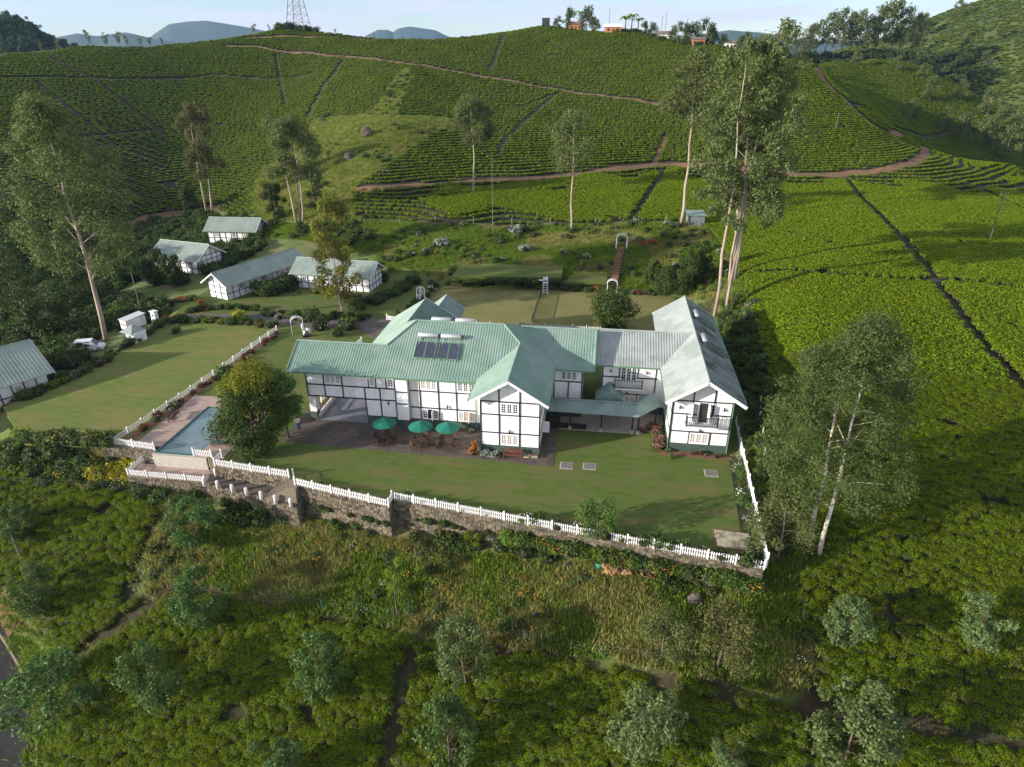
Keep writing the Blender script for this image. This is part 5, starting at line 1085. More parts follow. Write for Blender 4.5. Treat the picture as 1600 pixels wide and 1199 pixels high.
one((-31.16,158.20,21.99), 'eucalyptus_tree', 'round-headed eucalyptus on a long bare trunk beside the lower track', 105, 4.2, .55, 26, 12000, .44, group=GE, bend=.2)
one((-6.47,134.52,23.17), 'eucalyptus_tree', 'thin sparse eucalyptus behind the raised lawn', 106, 3.9, .55, 20, 5000, .42, group=GE, bend=.2)
one((15.12,137.34,32.24), 'eucalyptus_tree', 'eucalyptus with long white bare trunk beside the pump shed', 107, 4.2, .62, 26, 12500, .44, group=GE, bend=.25)
one((18.66,98.99,41.17), 'eucalyptus_tree', 'tallest eucalyptus cluster with pale trunks behind the annexe', 108, 5.0, .36, 105, 34000, .42, group=GE, trunks=3, spread=1.3, bend=.3, clump=.27, tr=.27)
one((21.98,110.98,35.21), 'eucalyptus_tree', 'bushy eucalyptus rising behind the tallest cluster', 109, 4.6, .42, 32, 15000, .44, group=GE, trunks=2)
one((19.96,47.71,22.23), 'eucalyptus_tree', 'big grey-green eucalyptus with two white trunks beside the front fence corner', 110, 4.5, .30, 140, 78000, .19, 'euc_green', 'whitebark', group=GE, trunks=2, spread=1.4, bend=.3, clump=.24, tr=.2)
one((16.35,46.62,7.09), 'eucalyptus_tree', 'low leafy eucalyptus sapling at the front fence corner', 111, 2.2, .08, 30, 11000, .19, 'euc', 'bark2', group=GE)
# trees outside the frame on the left whose shadows cross the lawn
one((-88,38,19), 'eucalyptus_tree', 'eucalyptus below the left frame edge shading the lawn', 113, 4.5, .3, 18, 3500, .6, group=GE)
# garden trees
one((-34.51,54.82,6.34), 'broadleaf_tree', 'big dark round tree beside the pool', 121, 3.1, .15, 34, 22000, .22, 'broad', 'bark2', profile='round', clump=.42, aspect=.6)
one((-35.07,57.36,8.68), 'broadleaf_tree', 'yellow-green tree rising behind the dark pool tree', 122, 3.0, .36, 30, 17000, .21, 'yell', 'bark2', profile='round', clump=.42, aspect=.6)
one((-32.45,57.99,7.39), 'broadleaf_tree', 'green leafy tree between the pool tree and the house', 123, 1.7, .30, 16, 7000, .22, 'shrub', 'bark2', profile='round', clump=.45, aspect=.6)
one((-40.29,94.96,12.53), 'broadleaf_tree', 'slim yellow-green garden tree in front of the cottage', 124, 3.4, .22, 30, 9000, .34, 'yellgreen', 'bark', profile='round', bend=.3, clump=.3)
one((-52.96,124.56,11.28), 'broadleaf_tree', 'leafy yellow-green tree behind the cottages', 125, 3.2, .15, 26, 11000, .4, 'yellgreen', 'bark2', profile='round')
one((2.30,94.73,5.17), 'broadleaf_tree', 'round dense dark tree between the house and court', 126, 3.0, .10, 30, 14000, .28, 'broad', 'bark2', profile='round', clump=.5, aspect=.6)
for i, (p, l, cr) in enumerate([((11.30,112.55,5.29),'dark feathery conifer left of the annexe ridge',2.6),((15.04,112.93,6.97),'taller dark conifer behind the annexe ridge',2.8),((17.54,114.51,7.24),'slim dark conifer by the eucalypt trunks',2.0),((9.25,117.01,3.65),'pale feathery conifer on the garden slope',2.0)]):
    one(p, 'conifer_tree', l, 130+i, cr, .05, 24, 6500, .34, 'broad' if i < 3 else 'shrub', 'bark2', profile='cone', group='conifers behind the annexe', aspect=.3)
for i, (p, l, cr) in enumerate([((-89.43,112.58,8.11),'dark bushy tree left of the hidden cottage',3.2),((-81.95,108.72,6.39),'dark bushy tree against the hidden cottage front',2.2),((-77.28,106.92,5.92),'bushy shrub tree below the hidden cottage roof',1.9),((-75.57,146.91,8.68),'dark small tree below the twin white trunks',2.4),((-109.63,166.18,6.63),'dark small tree behind the farthest cottage',2.6),((-65.36,145.68,11.14),'thin grassy-slope sapling in the gully',1.8),((-91.58,99.54,9.77),'dense dark tree mass at the valley edge',4.0),((-98.40,94.74,11.19),'dense dark tree by the left frame edge valley',4.2),((-84.01,85.20,6.24),'low dark tree behind the parked car',3.0),((-123.92,119.71,11.81),'dark tree under the left eucalyptus crown',4.0)]):
    one(p, 'bushy_tree', l, 140+i, cr, .08, 18, 5000, .40, 'broad' if i != 5 else 'euc', 'bark2', profile='round', group='dark bushy trees in the left valley')
one((0.96,46.12,2.81), 'broadleaf_tree', 'small light green tree rising through the front picket fence', 155, 1.9, .18, 16, 4200, .20, 'shrub', 'bark2', profile='round')
one((-9.82,47.51,2.52), 'broadleaf_tree', 'bright green bush against the front retaining wall', 156, 1.0, .1, 8, 1500, .20, 'wildgreen', 'bark2', profile='round')
one((-15.93,42.52,3.88), 'broadleaf_tree', 'bright green sapling among the wild grass', 157, 1.0, .3, 8, 1500, .20, 'wildgreen', 'bark2', profile='round')
one((6.72,39.12,4.25), 'broadleaf_tree', 'grey-olive bush at the lower fence', 158, 1.9, .1, 14, 4500, .2, 'euc', 'bark2', profile='round')
one((10.89,38.53,5.46), 'broadleaf_tree', 'brownish olive bush at the right end of the wild grass', 159, 2.4, .1, 16, 6000, .2, 'euc_olive', 'bark2', profile='round')
# silver-leaved shade trees scattered through the tea in front
GS = 'silver-leaved shade trees in the front tea'
sh_m = [make_tree(160+i, 6.0, [2.5,2.2,2.8,2.3,2.6,2.1][i], [.22,.3,.18,.35,.25,.15][i], [44,30,54,26,38,34][i], [6500,4200,7500,3600,5200,5000][i], [.25,.28,.23,.3,.26,.24][i], M['grev'], M['bark2'], profile=['round','vase','round','vase','euc','round'][i], clump=[.24,.3,.2,.33,.26,.28][i], aspect=[.55,.45,.6,.4,.5,.55][i], tr=.10, bend=[.8,1.4,.6,1.6,1.0,.5][i]) for i in range(6)]
sh_g = []
for i in range(6):
    me = sh_m[i][1].copy(); me.materials[0] = M['grev_green']; sh_g.append((sh_m[i][0], me))
for i, ((x,y,h), l, w) in enumerate([((20.94,41.18,4.76),'silver-green shade tree right of the wild grass corner',.8),((31.27,42.34,4.55),'pale shade tree at the right edge of the front tea',.85),((19.77,34.15,7.12),'large silver shade tree at the bottom right',1.2),((4.38,32.51,7.32),'large pale silver shade tree at the bottom centre',1.25),
   ((-8.69,36.30,6.96),'tall shade tree at the lower edge of the wild grass',.85),((-9.16,30.88,7.24),'dark silver shade tree at the bottom, left of centre',1.1),((-20.23,34.30,6.59),'shade tree in the front tea left of the field gap',.9),((-21.41,28.90,5.67),'shade tree cut by the bottom edge',.9),
   ((-32.35,38.61,6.00),'shade tree by the lower left wild grass corner',.95),((-32.66,32.28,6.11),'bluish shade tree in the lower left tea',1.1),((-42.67,31.10,6.57),'shade tree overhanging the road',1.3),((-49.65,39.65,5.31),'dim shade tree in the left tea',1.0),((-55.07,45.22,4.51),'low shade tree at the left frame edge',.8),((11.52,32.31,3.76),'small yellow-green shade tree at the bottom edge',.6),((-36.82,45.76,4.45),'shade tree below the bollard path',1.0)]):
    plant_tree((sh_g if i in (5,6,7,8,9,10,11,12,14) else sh_m)[i % 6], x, y, 'shade_tree', l, group=GS, s=w*.92, sz=max(.6, h/6.0), rz=i*1.7)

# ------------------------------------------------------------ shrubs and beds
def shrub_mesh(seed, n, leaf, rx, h, mats, flower=0.0, aspect=.6, lumps=7, core=True):
    r = np.random.default_rng(seed); mb = MB()
    if core: dome_core(mb, rx*.72, rx*.72, h*.72)
    a = r.random(lumps)*6.28; cs = [(rx*.5*math.cos(q), rx*.5*math.sin(q), h*(.38+.3*r.random())) for q in a]+[(0,0,h*.6)]
    C, N, S = clump_leaves(r, cs, [min(rx*.58, h*.5)]*(lumps+1), [n//(lumps+1)]*(lumps+1), leaf, shell=.7); C[:,2] = np.abs(C[:,2])
    mi = np.where(r.random(len(C)) < flower, 2, 0)*((C[:,2] > h*.35) | True); S = np.where(mi == 2, S*.95, S); N = np.where((mi == 2)[:,None], np.array([0,-.3,1.0]), N)
    return card_mesh('shrub', C, N, S, mats, aspect, mi, mb, .1, seed)
C_ = M['core']
SH = {k: [shrub_mesh(300+17*i+j, n, lf, rx, h, [M[lm], C_, M[fl]], fr) for j in range(3)] for i, (k, (n, lf, rx, h, lm, fl, fr)) in enumerate({
  'green': (420,.20,.75,1.0,'shrub','fl_white',0), 'dark': (420,.20,.8,1.2,'broad','fl_white',0), 'rose': (260,.16,.5,.8,'shrub','fl_white',.16), 'redrose': (260,.15,.45,.7,'reddish','fl_red',.05),
  'yellowfl': (360,.18,.7,1.1,'shrub','fl_yellow',.09), 'gold': (420,.2,.75,.9,'gold','fl_yellow',0), 'redfl': (300,.18,.6,.7,'shrub','fl_red',.35), 'orange': (300,.18,.6,.8,'orangeleaf','fl_orange',.1),
  'whitefl': (320,.17,.7,1.0,'shrub','fl_white',.22), 'grey': (420,.2,.8,1.0,'greyshrub','fl_white',0), 'red': (280,.18,.6,.7,'reddish','fl_red',.1), 'pink': (280,.16,.6,.8,'broad','fl_pink',.28), 'dry': (220,.42,.7,.9,'drygrass','fl_white',0), 'mixed': (320,.18,.65,.8,'wildgreen','fl_orange',.05)}.items())}
def tuft(seed, n, h, m, spread=.45, w=.05, lean=.5):
    r = np.random.default_rng(seed); b = r.normal(size=(n,2))*spread*.5; a = r.random(n)*6.28; hh = h*(.5+.7*r.random(n)); L = lean*hh*r.random(n)
    mb = []; V = np.zeros((n,4,3)); dx, dy = np.cos(a), np.sin(a)
    V[:,0] = np.c_[b[:,0]-dy*w, b[:,1]+dx*w, np.zeros(n)]; V[:,1] = np.c_[b[:,0]+dy*w, b[:,1]-dx*w, np.zeros(n)]
    V[:,2] = np.c_[b[:,0]+dx*L*.5+dy*w*.7, b[:,1]+dy*L*.5-dx*w*.7, hh*.62]; V[:,3] = np.c_[b[:,0]+dx*L, b[:,1]+dy*L, hh]
    me = bpy.data.meshes.new('tuft'); me.from_pydata(V.reshape(-1,3).tolist(), [], [(4*i,4*i+1,4*i+2,4*i+3) for i in range(n)]); me.materials.append(m); return me
grass_c = collection('grass', [tuft(400+i, 70, .40, M['wild'], .7, .032, .9) for i in range(3)]+[tuft(410+i, 70, .36, M['wildgreen'], .7, .04, .9) for i in range(3)])
weeds_c = collection('weeds', SH['green'][:2]+SH['mixed'][:2]+SH['rose'][:1]+SH['mixed'][2:]+SH['green'][2:])
def grow(name, poly, step, coll, nvar, label, seed, smin=.7, smax=1.3, keep=None, zs=None, vi=None):
    xs = [p[0] for p in poly]; ys = [p[1] for p in poly]; x, y = scatter_area((min(xs), max(xs), min(ys), max(ys)), step, seed, .6); k = inpoly(x, y, poly)
    if keep is not None: k &= keep(x, y)
    x, y = x[k], y[k]
    return scatter(name, np.c_[x, y, surf(x, y)-.03], coll, nvar, label, smin, smax, zs, 'stuff', seed, .08, None if vi is None else vi(x, y))
def gv(x, y): return (np.where(vnoise(x, y, 4.0, 21)+.35*np.random.default_rng(5).random(len(x)) > .68, 0, 3)+np.random.default_rng(4).integers(0, 3, len(x))).astype(int)
outside = lambda x, y: ~inpoly(x, y, PLATEAU) & (gz(x, y) < .5) & ~((x > -38.4) & (x < -27.2) & (y > 48.3) & (y < 52)) & ~((x > -47.2) & (x < -37) & (y > 50.8) & (y < 54))
grow('wild_grass', WILD, .40, grass_c, 6, 'tall wild grass on the slope below the retaining wall', 51, .6, 1.25, outside, vi=gv)
grow('weeds', WILD, 1.05, weeds_c, 7, 'weeds and low bushes among the wild grass', 52, .35, .95, lambda x, y: outside(x, y) & (vnoise(x, y, 3.2, 8) > .52))
grow('gully_grass', GULLY, .75, grass_c, 6, 'rough grass filling the gully on the hill', 53, .9, 1.5, vi=lambda x, y: np.random.default_rng(4).integers(0, 6, len(x)))
grow('gully_bushes', GULLY, 3.0, weeds_c, 7, 'scattered bushes on the rough gully slope', 54, .7, 1.5, lambda x, y: vnoise(x, y, 9, 8) > .55)
grow('road_verge_grass', VERGE, .55, grass_c, 6, 'rough grass on the road cutting', 55, .6, 1.2, lambda x, y: segdist(x, y, [(-60.86,40.30),(-55.28,36.72),(-51.99,33.77),(-48.62,30.71),(-45.38,26.62)]) > 2.9, vi=lambda x, y: 3+np.random.default_rng(4).integers(0, 3, len(x)))
BANK = [(-39.02,108.09),(-40.09,119.30),(-44.02,128.15),(-49.71,135.25),(-53.85,141.35),(-32.24,135.30),(-5.84,139.47),(15.04,139.70),(19.93,137.39),(22.50,127.79),(23.61,109.01),(21.99,91.99),(17.78,105.60),(11.28,113.14),(6.95,114.38),(4.17,114.48),(2.45,117.04),(-6.75,116.16),(-27.60,114.00),(-33.64,109.72)]
BANK_IN = lambda x, y: ~inpoly(x, y, PLATEAU) & ~inpoly(x, y, [(-26.22,110.78),(-26.05,119.38),(-7.11,120.72),(-6.78,112.72)]) & ~inpoly(x, y, [(-6.10,112.87),(-5.45,117.21),(1.01,118.11),(1.28,113.89)]) & (segdist(x, y, [(2.0,112.9),(_p[0],_p[1])]) > 1.1)
grow('bank_grass', BANK, .62, grass_c, 6, 'rough grass on the bank behind the tennis court', 56, .6, 1.2, BANK_IN, vi=lambda x, y: np.where(vnoise(x, y, 6, 3) > .45, 3, 0)+np.random.default_rng(4).integers(0, 3, len(x)))
bank_c = collection('bank_plants', [SH['green'][0],SH['mixed'][0],SH['rose'][1],SH['mixed'][1],SH['green'][2],SH['whitefl'][0],SH['yellowfl'][1]])
grow('bank_plants', BANK, 2.1, bank_c, 7, 'mixed flowering plants on the bank behind the court', 57, .6, 1.3, lambda x, y: BANK_IN(x, y) & (vnoise(x, y, 5, 18) > .45))
dark_c = collection('dark_plants', SH['dark']+SH['green'])
SIDE = [(16.0,46),(16.2,60),(16.6,75),(17,92),(19.5,104),(21.99,91.99),(21.49,86.65),(20.16,71.63),(19.07,61.67),(18.89,53.34),(18.47,48.00),(15.48,45.87)]
grow('side_shrubs', SIDE, 1.15, dark_c, 6, 'dense shrubs on the cut bank between the annexe and tea', 58, .6, 1.35, lambda x, y: ~inpoly(x, y, PLATEAU))
grow('bank_grass', SIDE, .7, grass_c, 6, 'rough grass on the cut bank right of the annexe', 59, .6, 1.1, lambda x, y: ~inpoly(x, y, PLATEAU), vi=lambda x, y: 3+np.random.default_rng(4).integers(0, 3, len(x)))
VALLEY = [(-132.41,118.44),(-121.19,125.63),(-117.98,143.88),(-114.86,161.13),(-107.93,166.41),(-83.97,150.36),(-74.14,138.92),(-70,128),(-72,113),(-90,112),(-88,104),(-71,98),(-69,91),(-76,88),(-74,78),(-67.5,74),(-72,66),(-94.39,78.73)]
grow('valley_shrubs', VALLEY, 1.5, dark_c, 6, 'dark dense undergrowth in the valley behind the left cottages', 60, .8, 1.9, lambda x, y: ~inpoly(x, y, PLATEAU) & (segdist(x, y, paths['d'][0]) > 1.8) & (np.hypot(x+81.5, y-138.6) > 7.5) & (np.hypot(x+80.3, y-117.2) > 6.6) & (np.hypot(x+76.9, y-61.7) > 8.5))
# lawns edge beds: one strip of plants along a line
def bed_line(name, line, w, step, coll, nvar, label, seed, smin=.6, smax=1.1, z=None):
    P = []; r = np.random.default_rng(seed)
    for (x0,y0),(x1,y1) in zip(line[:-1], line[1:]):
        L = math.hypot(x1-x0, y1-y0); n = max(1, int(L*max(1, w/step)/step)); t = r.random(n); o = (r.random(n)-.5)*w
        P.append(np.c_[x0+(x1-x0)*t-(y1-y0)/L*o, y0+(y1-y0)*t+(x1-x0)/L*o])
    P = np.concatenate(P); zz_ = surf(P[:,0], P[:,1]) if z is None else np.full(len(P), z)
    return scatter(name, np.c_[P, zz_-.02], coll, nvar, label, smin, smax, None, 'stuff', seed, .06)
cc = lambda nm, *ks: collection(nm, [m for k in ks for m in SH[k]])
c_rose = cc('roses','rose','rose','redrose'); c_red = cc('redroses','redrose','rose','red'); c_yel = cc('yellows','yellowfl','yellowfl','green','mixed'); c_gold = cc('golds','gold'); c_mix = cc('mixes','green','mixed','red','whitefl','dark','green'); c_wht = cc('whites','whitefl','rose','green'); c_redfl = cc('redfls','redfl','orange'); c_pink = cc('pinks','pink'); c_dry = cc('drys','dry'); c_grn = cc('greens','green','dark'); c_reds = cc('reds','red','orange','green')
bed_line('rose_bed', [(-49.6,55.2),(-48.4,66.5),(-47.2,86.5)], .8, .75, c_red, 9, 'dark roses in the long bed by the left fence', 61, .6, 1.0)
bed_line('rose_bed', [(-17.3,49.2),(2,46.1),(13.6,44.4)], .8, .8, c_rose, 9, 'white and red roses inside the front picket fence', 62, .5, .95)
bed_line('rose_bed', [(-27.3,50.2),(-18.8,48.4)], .5, 1.5, c_rose, 9, 'roses inside the left part of the front fence', 63, .45, .75)
bed_line('rose_bed', [(14.0,45),(15.0,60)], .9, .62, c_wht, 9, 'white flowering plants in the bed inside the right fence', 64, .5, .95)
bed_line('flower_border', [(7.3,61.0),(7.0,66),(6.3,63.8),(5.2,64.2)], .9, .6, c_pink, 3, 'pink and white border beside the annexe corner', 65, .55, .95, .02)
bed_line('flower_border', [(7.6,60.5),(13.8,60.4)], .6, .85, c_rose, 9, 'small flowering plants in the red soil bed', 66, .4, .75, .02)
bed_line('flower_bank', [(-67.85,53.50),(-58.50,52.27),(-53.73,52.81),(-50.14,53.00)], 2.8, .75, c_yel, 12, 'tall yellow flowers along the near edge of the left lawn', 67, 1.0, 1.6)
bed_line('golden_shrubs', [(-52.25,52.41),(-49.75,52.36),(-47.40,52.24)], 2.0, .6, c_gold, 3, 'bright golden shrubs below the pool deck wall', 68, 1.0, 1.5)
bed_line('flower_bank', [(-61.41,51.08),(-54.91,51.25),(-47.46,51.00),(-39.57,49.70)], 1.8, 1.1, c_grn, 6, 'green bushes below the yellow flowers', 69, .7, 1.3)
bed_line('flower_bank', [(-41.36,51.01),(-39.26,50.39)], 1.6, .7, c_yel, 12, 'yellow and red flowers under the lower deck wall', 70, .8, 1.2)
bed_line('lawn_border', [(-69,60),(-66.3,73),(-67,84),(-66,89.3),(-58,90.0),(-49,89.2)], 2.2, .8, c_mix, 18, 'mixed planting round the far edge of the left lawn', 71, .6, 1.2)
bed_line('garden_border', [(-66,93),(-60,96),(-56,95.5),(-46,91.5),(-40,95),(-36,95)], 1.6, 1.0, c_mix, 18, 'mixed flower border between the path and cottages', 72, .6, 1.1)
bed_line('garden_border', [(-40,97),(-37,103),(-35,109),(-33.5,114)], 2.2, .95, c_grn, 6, 'dark hedge planting between cottage and court', 73, .8, 1.5)
bed_line('garden_border', [(-31,96),(-30.2,104),(-29.6,113)], 1.4, .8, c_mix, 18, 'mixed border along the left side of the court', 74, .6, 1.1)
bed_line('garden_border', [(-28,113.6),(-8,113.2),(12,112.6)], 1.2, .8, c_mix, 18, 'planted border along the back of the court', 75, .6, 1.05)
bed_line('red_flowers', [(-5.5,113.9),(.2,113.8)], 1.2, .55, c_redfl, 6, 'band of bright red flowers left of the lower arch', 76, .7, 1.0)
bed_line('cottage_hedge', [(-57.6,102.5),(-54.5,110),(-53.6,113)], 1.4, .55, c_grn, 6, 'dense dark hedge against the long cottage side', 77, 1.4, 2.3)
bed_line('cottage_hedge', [(-84.5,110.6),(-76,109.2)], 2.0, .8, c_grn, 6, 'tall shrubs before the half hidden cottage', 78, 1.2, 2.0)
bed_line('red_border', [(-72,100),(-66.8,97.5),(-62.5,94.5)], 1.2, .7, c_reds, 9, 'red and orange border below the long cottage gable', 79, .6, 1.1)
bed_line('cottage_border', [(-54,105.6),(-46,104.9),(-39.5,104)], .9, .9, c_mix, 18, 'flower border along the front of the garden cottage', 80, .5, .9)
bed_line('court_plants', [(-20,94.2),(0,94.6)], .5, 1.4, c_rose, 9, 'low flowers along the court fence', 81, .5, .8)
bed_line('terrace_plants', [(-20,61.6),(-13,61.7)], .4, 1.0, c_mix, 18, 'small plants along the house plinth behind the parasols', 82, .35, .65, .03)
bed_line('wall_weeds', [(-7,46.6),(2,45.2),(14.6,43.2)], .9, .42, cc('wallgreens','mixed','green'), 6, 'dense shrubs hiding the right part of the long wall', 93, .7, 1.3, -1.75)
bed_line('wall_creepers', [(-27.6,49.55),(-18.1,47.45)], .15, .9, c_grn, 6, 'creepers growing on the left retaining wall', 94, .3, .6, -2.2)
bed_line('wall_creepers', [(-17.6,48.55),(-6,46.7)], .15, .8, c_grn, 6, 'creepers growing on the long retaining wall', 95, .3, .7, -1.9)
bed_line('wall_weeds', [(-16.23,47.22),(-6.50,46.86),(4.84,45.22),(14.01,43.93)], 1.2, .85, c_grn, 6, 'weeds climbing the foot of the long retaining wall', 83, .6, 1.25)
bed_line('wall_weeds', [(-27.72,49.00),(-22.87,48.30),(-18.86,47.67)], .8, 1.6, c_grn, 6, 'weeds at the foot of the left retaining wall', 84, .5, 1.0)
bed_line('path_bushes', [(-37.19,49.13),(-32.34,48.85),(-28.83,48.45)], 2.0, 1.1, c_grn, 6, 'green bushes below the bollard path wall', 85, .8, 1.4)
bed_line('dry_fronds', [(1.87,45.15),(4.04,44.99),(5.50,44.95)], 1.0, .6, c_dry, 3, 'heap of dry brown fronds below the front fence', 86, .8, 1.3)
bed_line('track_edge', [(-58.09,154.15),(-38.40,162.87),(-8.01,178.96),(17.91,198.27)], .6, 1.6, c_dry, 3, 'dry tufts along the lower track edge', 87, .3, .6)
bed_line('slope_flowers', [(7.09,128.51),(10.74,129.54)], 1.2, .7, c_redfl, 6, 'red flowering bush on the garden slope', 88, .9, 1.3)
bed_line('slope_flowers', [(-8.26,132.61),(-6.37,131.14)], 1.0, .7, c_pink, 3, 'pink-red flowering bush above the raised lawn', 89, .9, 1.3)
bed_line('lawn_edge_hedge', [(-26.39,110.92),(-16.67,111.89),(-6.78,112.88)], .9, .6, cc('lowhedge','mixed','green'), 6, 'low green hedge along the raised lawn front', 90, .6, .95, 1.3)
ROUGH = [(-82.89,148.21),(-67.03,140.29),(-53.44,140.08),(-47.44,132.57),(-43.74,127.16),(-40.58,119.23),(-39.62,113.64),(-45.07,124.91),(-53.92,129.03),(-63.32,131.57),(-71.36,134.65)]
grow('rough_grass', ROUGH, .7, grass_c, 6, 'rough grass behind the cottages', 91, .7, 1.3, vi=lambda x, y: 3+np.random.default_rng(4).integers(0, 3, len(x)))
grow('rough_shrubs', ROUGH, 2.4, dark_c, 6, 'shrubs in the rough ground behind the cottages', 92, .8, 1.6, lambda x, y: vnoise(x, y, 6, 28) > .4)
for q, (ln, w) in enumerate(gaps):
    if ln[0][1] < 60: bed_line('gap_weeds', ln, .8, .8, grass_c, 6, 'low weeds in the narrow gap between tea blocks', 200+q, .35, .6)
# single shrubs one can point at
def bush(p, kind, s, label, name='round_shrub', cat='shrub', group=None, zz_=None, var=0):
    o = link(name, SH[kind][var], None, (p[0], p[1], fy(p[0],p[1])-.03), random.random()*6); o.scale = (s, s, s*(zz_ or 1)); return tag(o, label, cat, group)
bush((-31.65,126.57),'grey',1.9,'silver-grey rounded shrub, left one on the bank behind the court'); bush((-14.99,126.19),'grey',1.5,'silver-grey rounded shrub, right one on the bank behind the court'); bush((-17.82,134.15),'grey',1.9,'silver-grey shrub by the wire fence above the bank')
bush((-56.30,91.57),'gold',1.7,'bright yellow round bush beside the garden path'); bush((-41.74,88.88),'dark',1.9,'dark clipped round bush right of the white arch',zz_=1.0); bush((-44.42,92.08),'dark',1.7,'dark clipped bush behind the white arch',zz_=1.2,var=1)
bush((-38.18,86.77),'green',1.5,'green clipped bush beside the driveway'); bush((-37.41,89.48),'green',2.1,'larger green bush at the driveway edge',var=1); bush((-38.86,92.00),'dark',1.4,'dark bush behind the driveway bushes',var=2); bush((-47.14,92.27),'dark',1.2,'small cone bush by the lawn path',zz_=1.3); bush((-36.78,93.71),'dark',1.2,'small dark bush before the garden tree',var=1)
bush((-12.0,57.4),'orange',.85,'tall orange-red shrub at the gable’s left corner'.replace('’',"'"),zz_=2.4); bush((-10.7,57.3),'grey',.75,'pale grey-green shrub, left one under the gable window'); bush((-9.7,57.25),'grey',.7,'pale grey-green shrub, right one under the gable window',var=1)
bush((-47.56,71.49),'green',1.4,'loose green bush on the left lawn by the fence',zz_=1.2); bush((-67.93,88.82),'dark',1.2,'dark clipped bush beside the white pillar'); bush((-62.60,84.67),'green',1.1,'low green bush at the left lawn edge')
bush((21.43,93.34),'whitefl',1.9,'white flowering shrub on the bank behind the annexe'); bush((22.97,98.20),'whitefl',1.6,'white flowering shrub near the eucalypt trunks',var=1)
bush((8.37,59.52),'whitefl',.6,'small white flowering plant at the annexe bed corner')
rk = MB(); r_ = np.random.default_rng(9)
def rock(p, s, label, seed):
    r = np.random.default_rng(seed); mb = MB(); n = 10
    for i in range(7):
        z = -.3+i*.28; rr = [1.0,1.15,1.15,1.1,1.0,.8,.45][i]
        for k in range(n): q = rr*(.8+.4*r.random()); a = 6.283*k/n; mb.v.append((q*math.cos(a), .7*q*math.sin(a), z+.15*r.random()))
    for i in range(6):
        for k in range(n): mb.f.append((i*n+k, i*n+(k+1)%n, (i+1)*n+(k+1)%n, (i+1)*n+k)); mb.mi.append(0)
    mb.f.append(tuple(6*n+k for k in range(n))); mb.mi.append(0)
    o = mb.build('boulder', M['rock'], None, False, (p[0],p[1],fy(p[0],p[1]))); o.scale = (s,s,s*1.2); tag(o, label, 'rock')
rock((-68.09,191.53), 1.5, 'dark upright rock outcrop on the gully slope', 1); rock((-69.23,178.96), 1.1, 'small reddish rock low on the gully slope', 2); rock((9.37,43.13), .55, 'pale rock in the wild grass on the right', 3)

# ------------------------------------------------------------ far hills, skyline trees, hilltop houses, pylon
def hill_mesh(name, x0, x1, y0, y1, n, m, fn, m_):
    gx, gy = np.meshgrid(np.linspace(x0,x1,n), np.linspace(y0,y1,m)); return grid_mesh(name, gx, gy, fn(gx,gy), [m_])
M['far_tea'] = mat('far_tea_slope', (.07,.10,.014), (.115,.14,.02), .05, .9, bump=.8, bscale=.5, c3=(.05,.07,.018), c3scale=.02, detail=8)
M['mount'] = mat('far_forest_mountain', (.035,.055,.03), (.06,.08,.035), .004, 1, detail=10, c3=(.03,.05,.03), c3scale=.002)
M['forest'] = mat('forest_ground', (.02,.035,.012), (.04,.055,.018), .05, 1)
def ridge(name, label, prof, dist, depth, m_, wob, seed, n=120, zbase=-200):
    """a far ridge: silhouette points (bearing in metres sideways at distance dist, height), sloping down on both sides"""
    f = np.array([-math.sin(math.radians(7.9)), math.cos(math.radians(7.9))]); s = np.array([f[1], -f[0]]); m = 40
    a = np.linspace(prof[0][0], prof[-1][0], n); hh = np.interp(a, [p[0] for p in prof], [p[1] for p in prof]); V = np.zeros((m, n, 3))
    for j in range(m):
        u = -1+2*j/(m-1); fall = (1-abs(u)**1.25); d = dist+u*depth
        nz = (vnoise(a+seed*91, np.full(n, u*depth), wob*4, seed)-.5)*wob*.35+(vnoise(a+seed*37, np.full(n, u*depth), wob*1.3, seed+1)-.5)*wob*.16
        V[j,:,0] = f[0]*d+s[0]*a*(d/dist); V[j,:,1] = f[1]*d+s[1]*a*(d/dist); V[j,:,2] = zbase+(hh-zbase)*fall+nz*(.12+min(1,abs(u)*2.5))
    me = grid_mesh(name, V[:,:,0], V[:,:,1], V[:,:,2], [m_]); o = link(name, me); tag(o, label, None, None, 'structure'); return o
def sk(px, py, d): return ((px-800)/1035*d/math.cos(math.radians(26.2))*0+ (px-800)*d/(1035*math.cos(math.radians(26.2))+ (599.5-py)*math.sin(math.radians(26.2))), 37+d*((599.5-py)*math.cos(math.radians(26.2))-1035*math.sin(math.radians(26.2)))/(1035*math.cos(math.radians(26.2))+(599.5-py)*math.sin(math.radians(26.2))))
D = 6000
ridge('mountain', 'blue flat-topped mountain left of the skyline centre', [sk(555,64,D),sk(572,54,D),sk(590,45,D),sk(606,45,D),sk(614,49,D),sk(622,43,D),sk(640,40,D),sk(655,42,D),sk(680,46,D),sk(696,54,D),sk(720,64,D)], D, 900, M['mount'], 160, 1, zbase=-150)
ridge('mountain', 'blue rounded mountain behind the pylon hill', [sk(280,70,D),sk(298,56,D),sk(318,43,D),sk(345,39,D),sk(370,38,D),sk(395,42,D),sk(430,48,D),sk(520,66,D)], D*.9, 800, M['mount'], 140, 2, zbase=-150)
ridge('mountain', 'low blue hills on the far left horizon', [sk(-200,76,4200),sk(-60,66,4200),sk(60,64,4200),sk(120,52,4200),sk(150,56,4200),sk(195,50,4200),sk(240,60,4200),sk(330,72,4200)], 4200, 700, M['mount'], 90, 3, zbase=-150)
ridge('mountain', 'low blue hills behind the hilltop houses', [sk(1000,74,4500),sk(1100,52,4500),sk(1140,46,4500),sk(1190,50,4500),sk(1260,64,4500),sk(1400,66,4500),sk(1700,72,4500)], 4500, 700, M['mount'], 90, 4, zbase=-150)
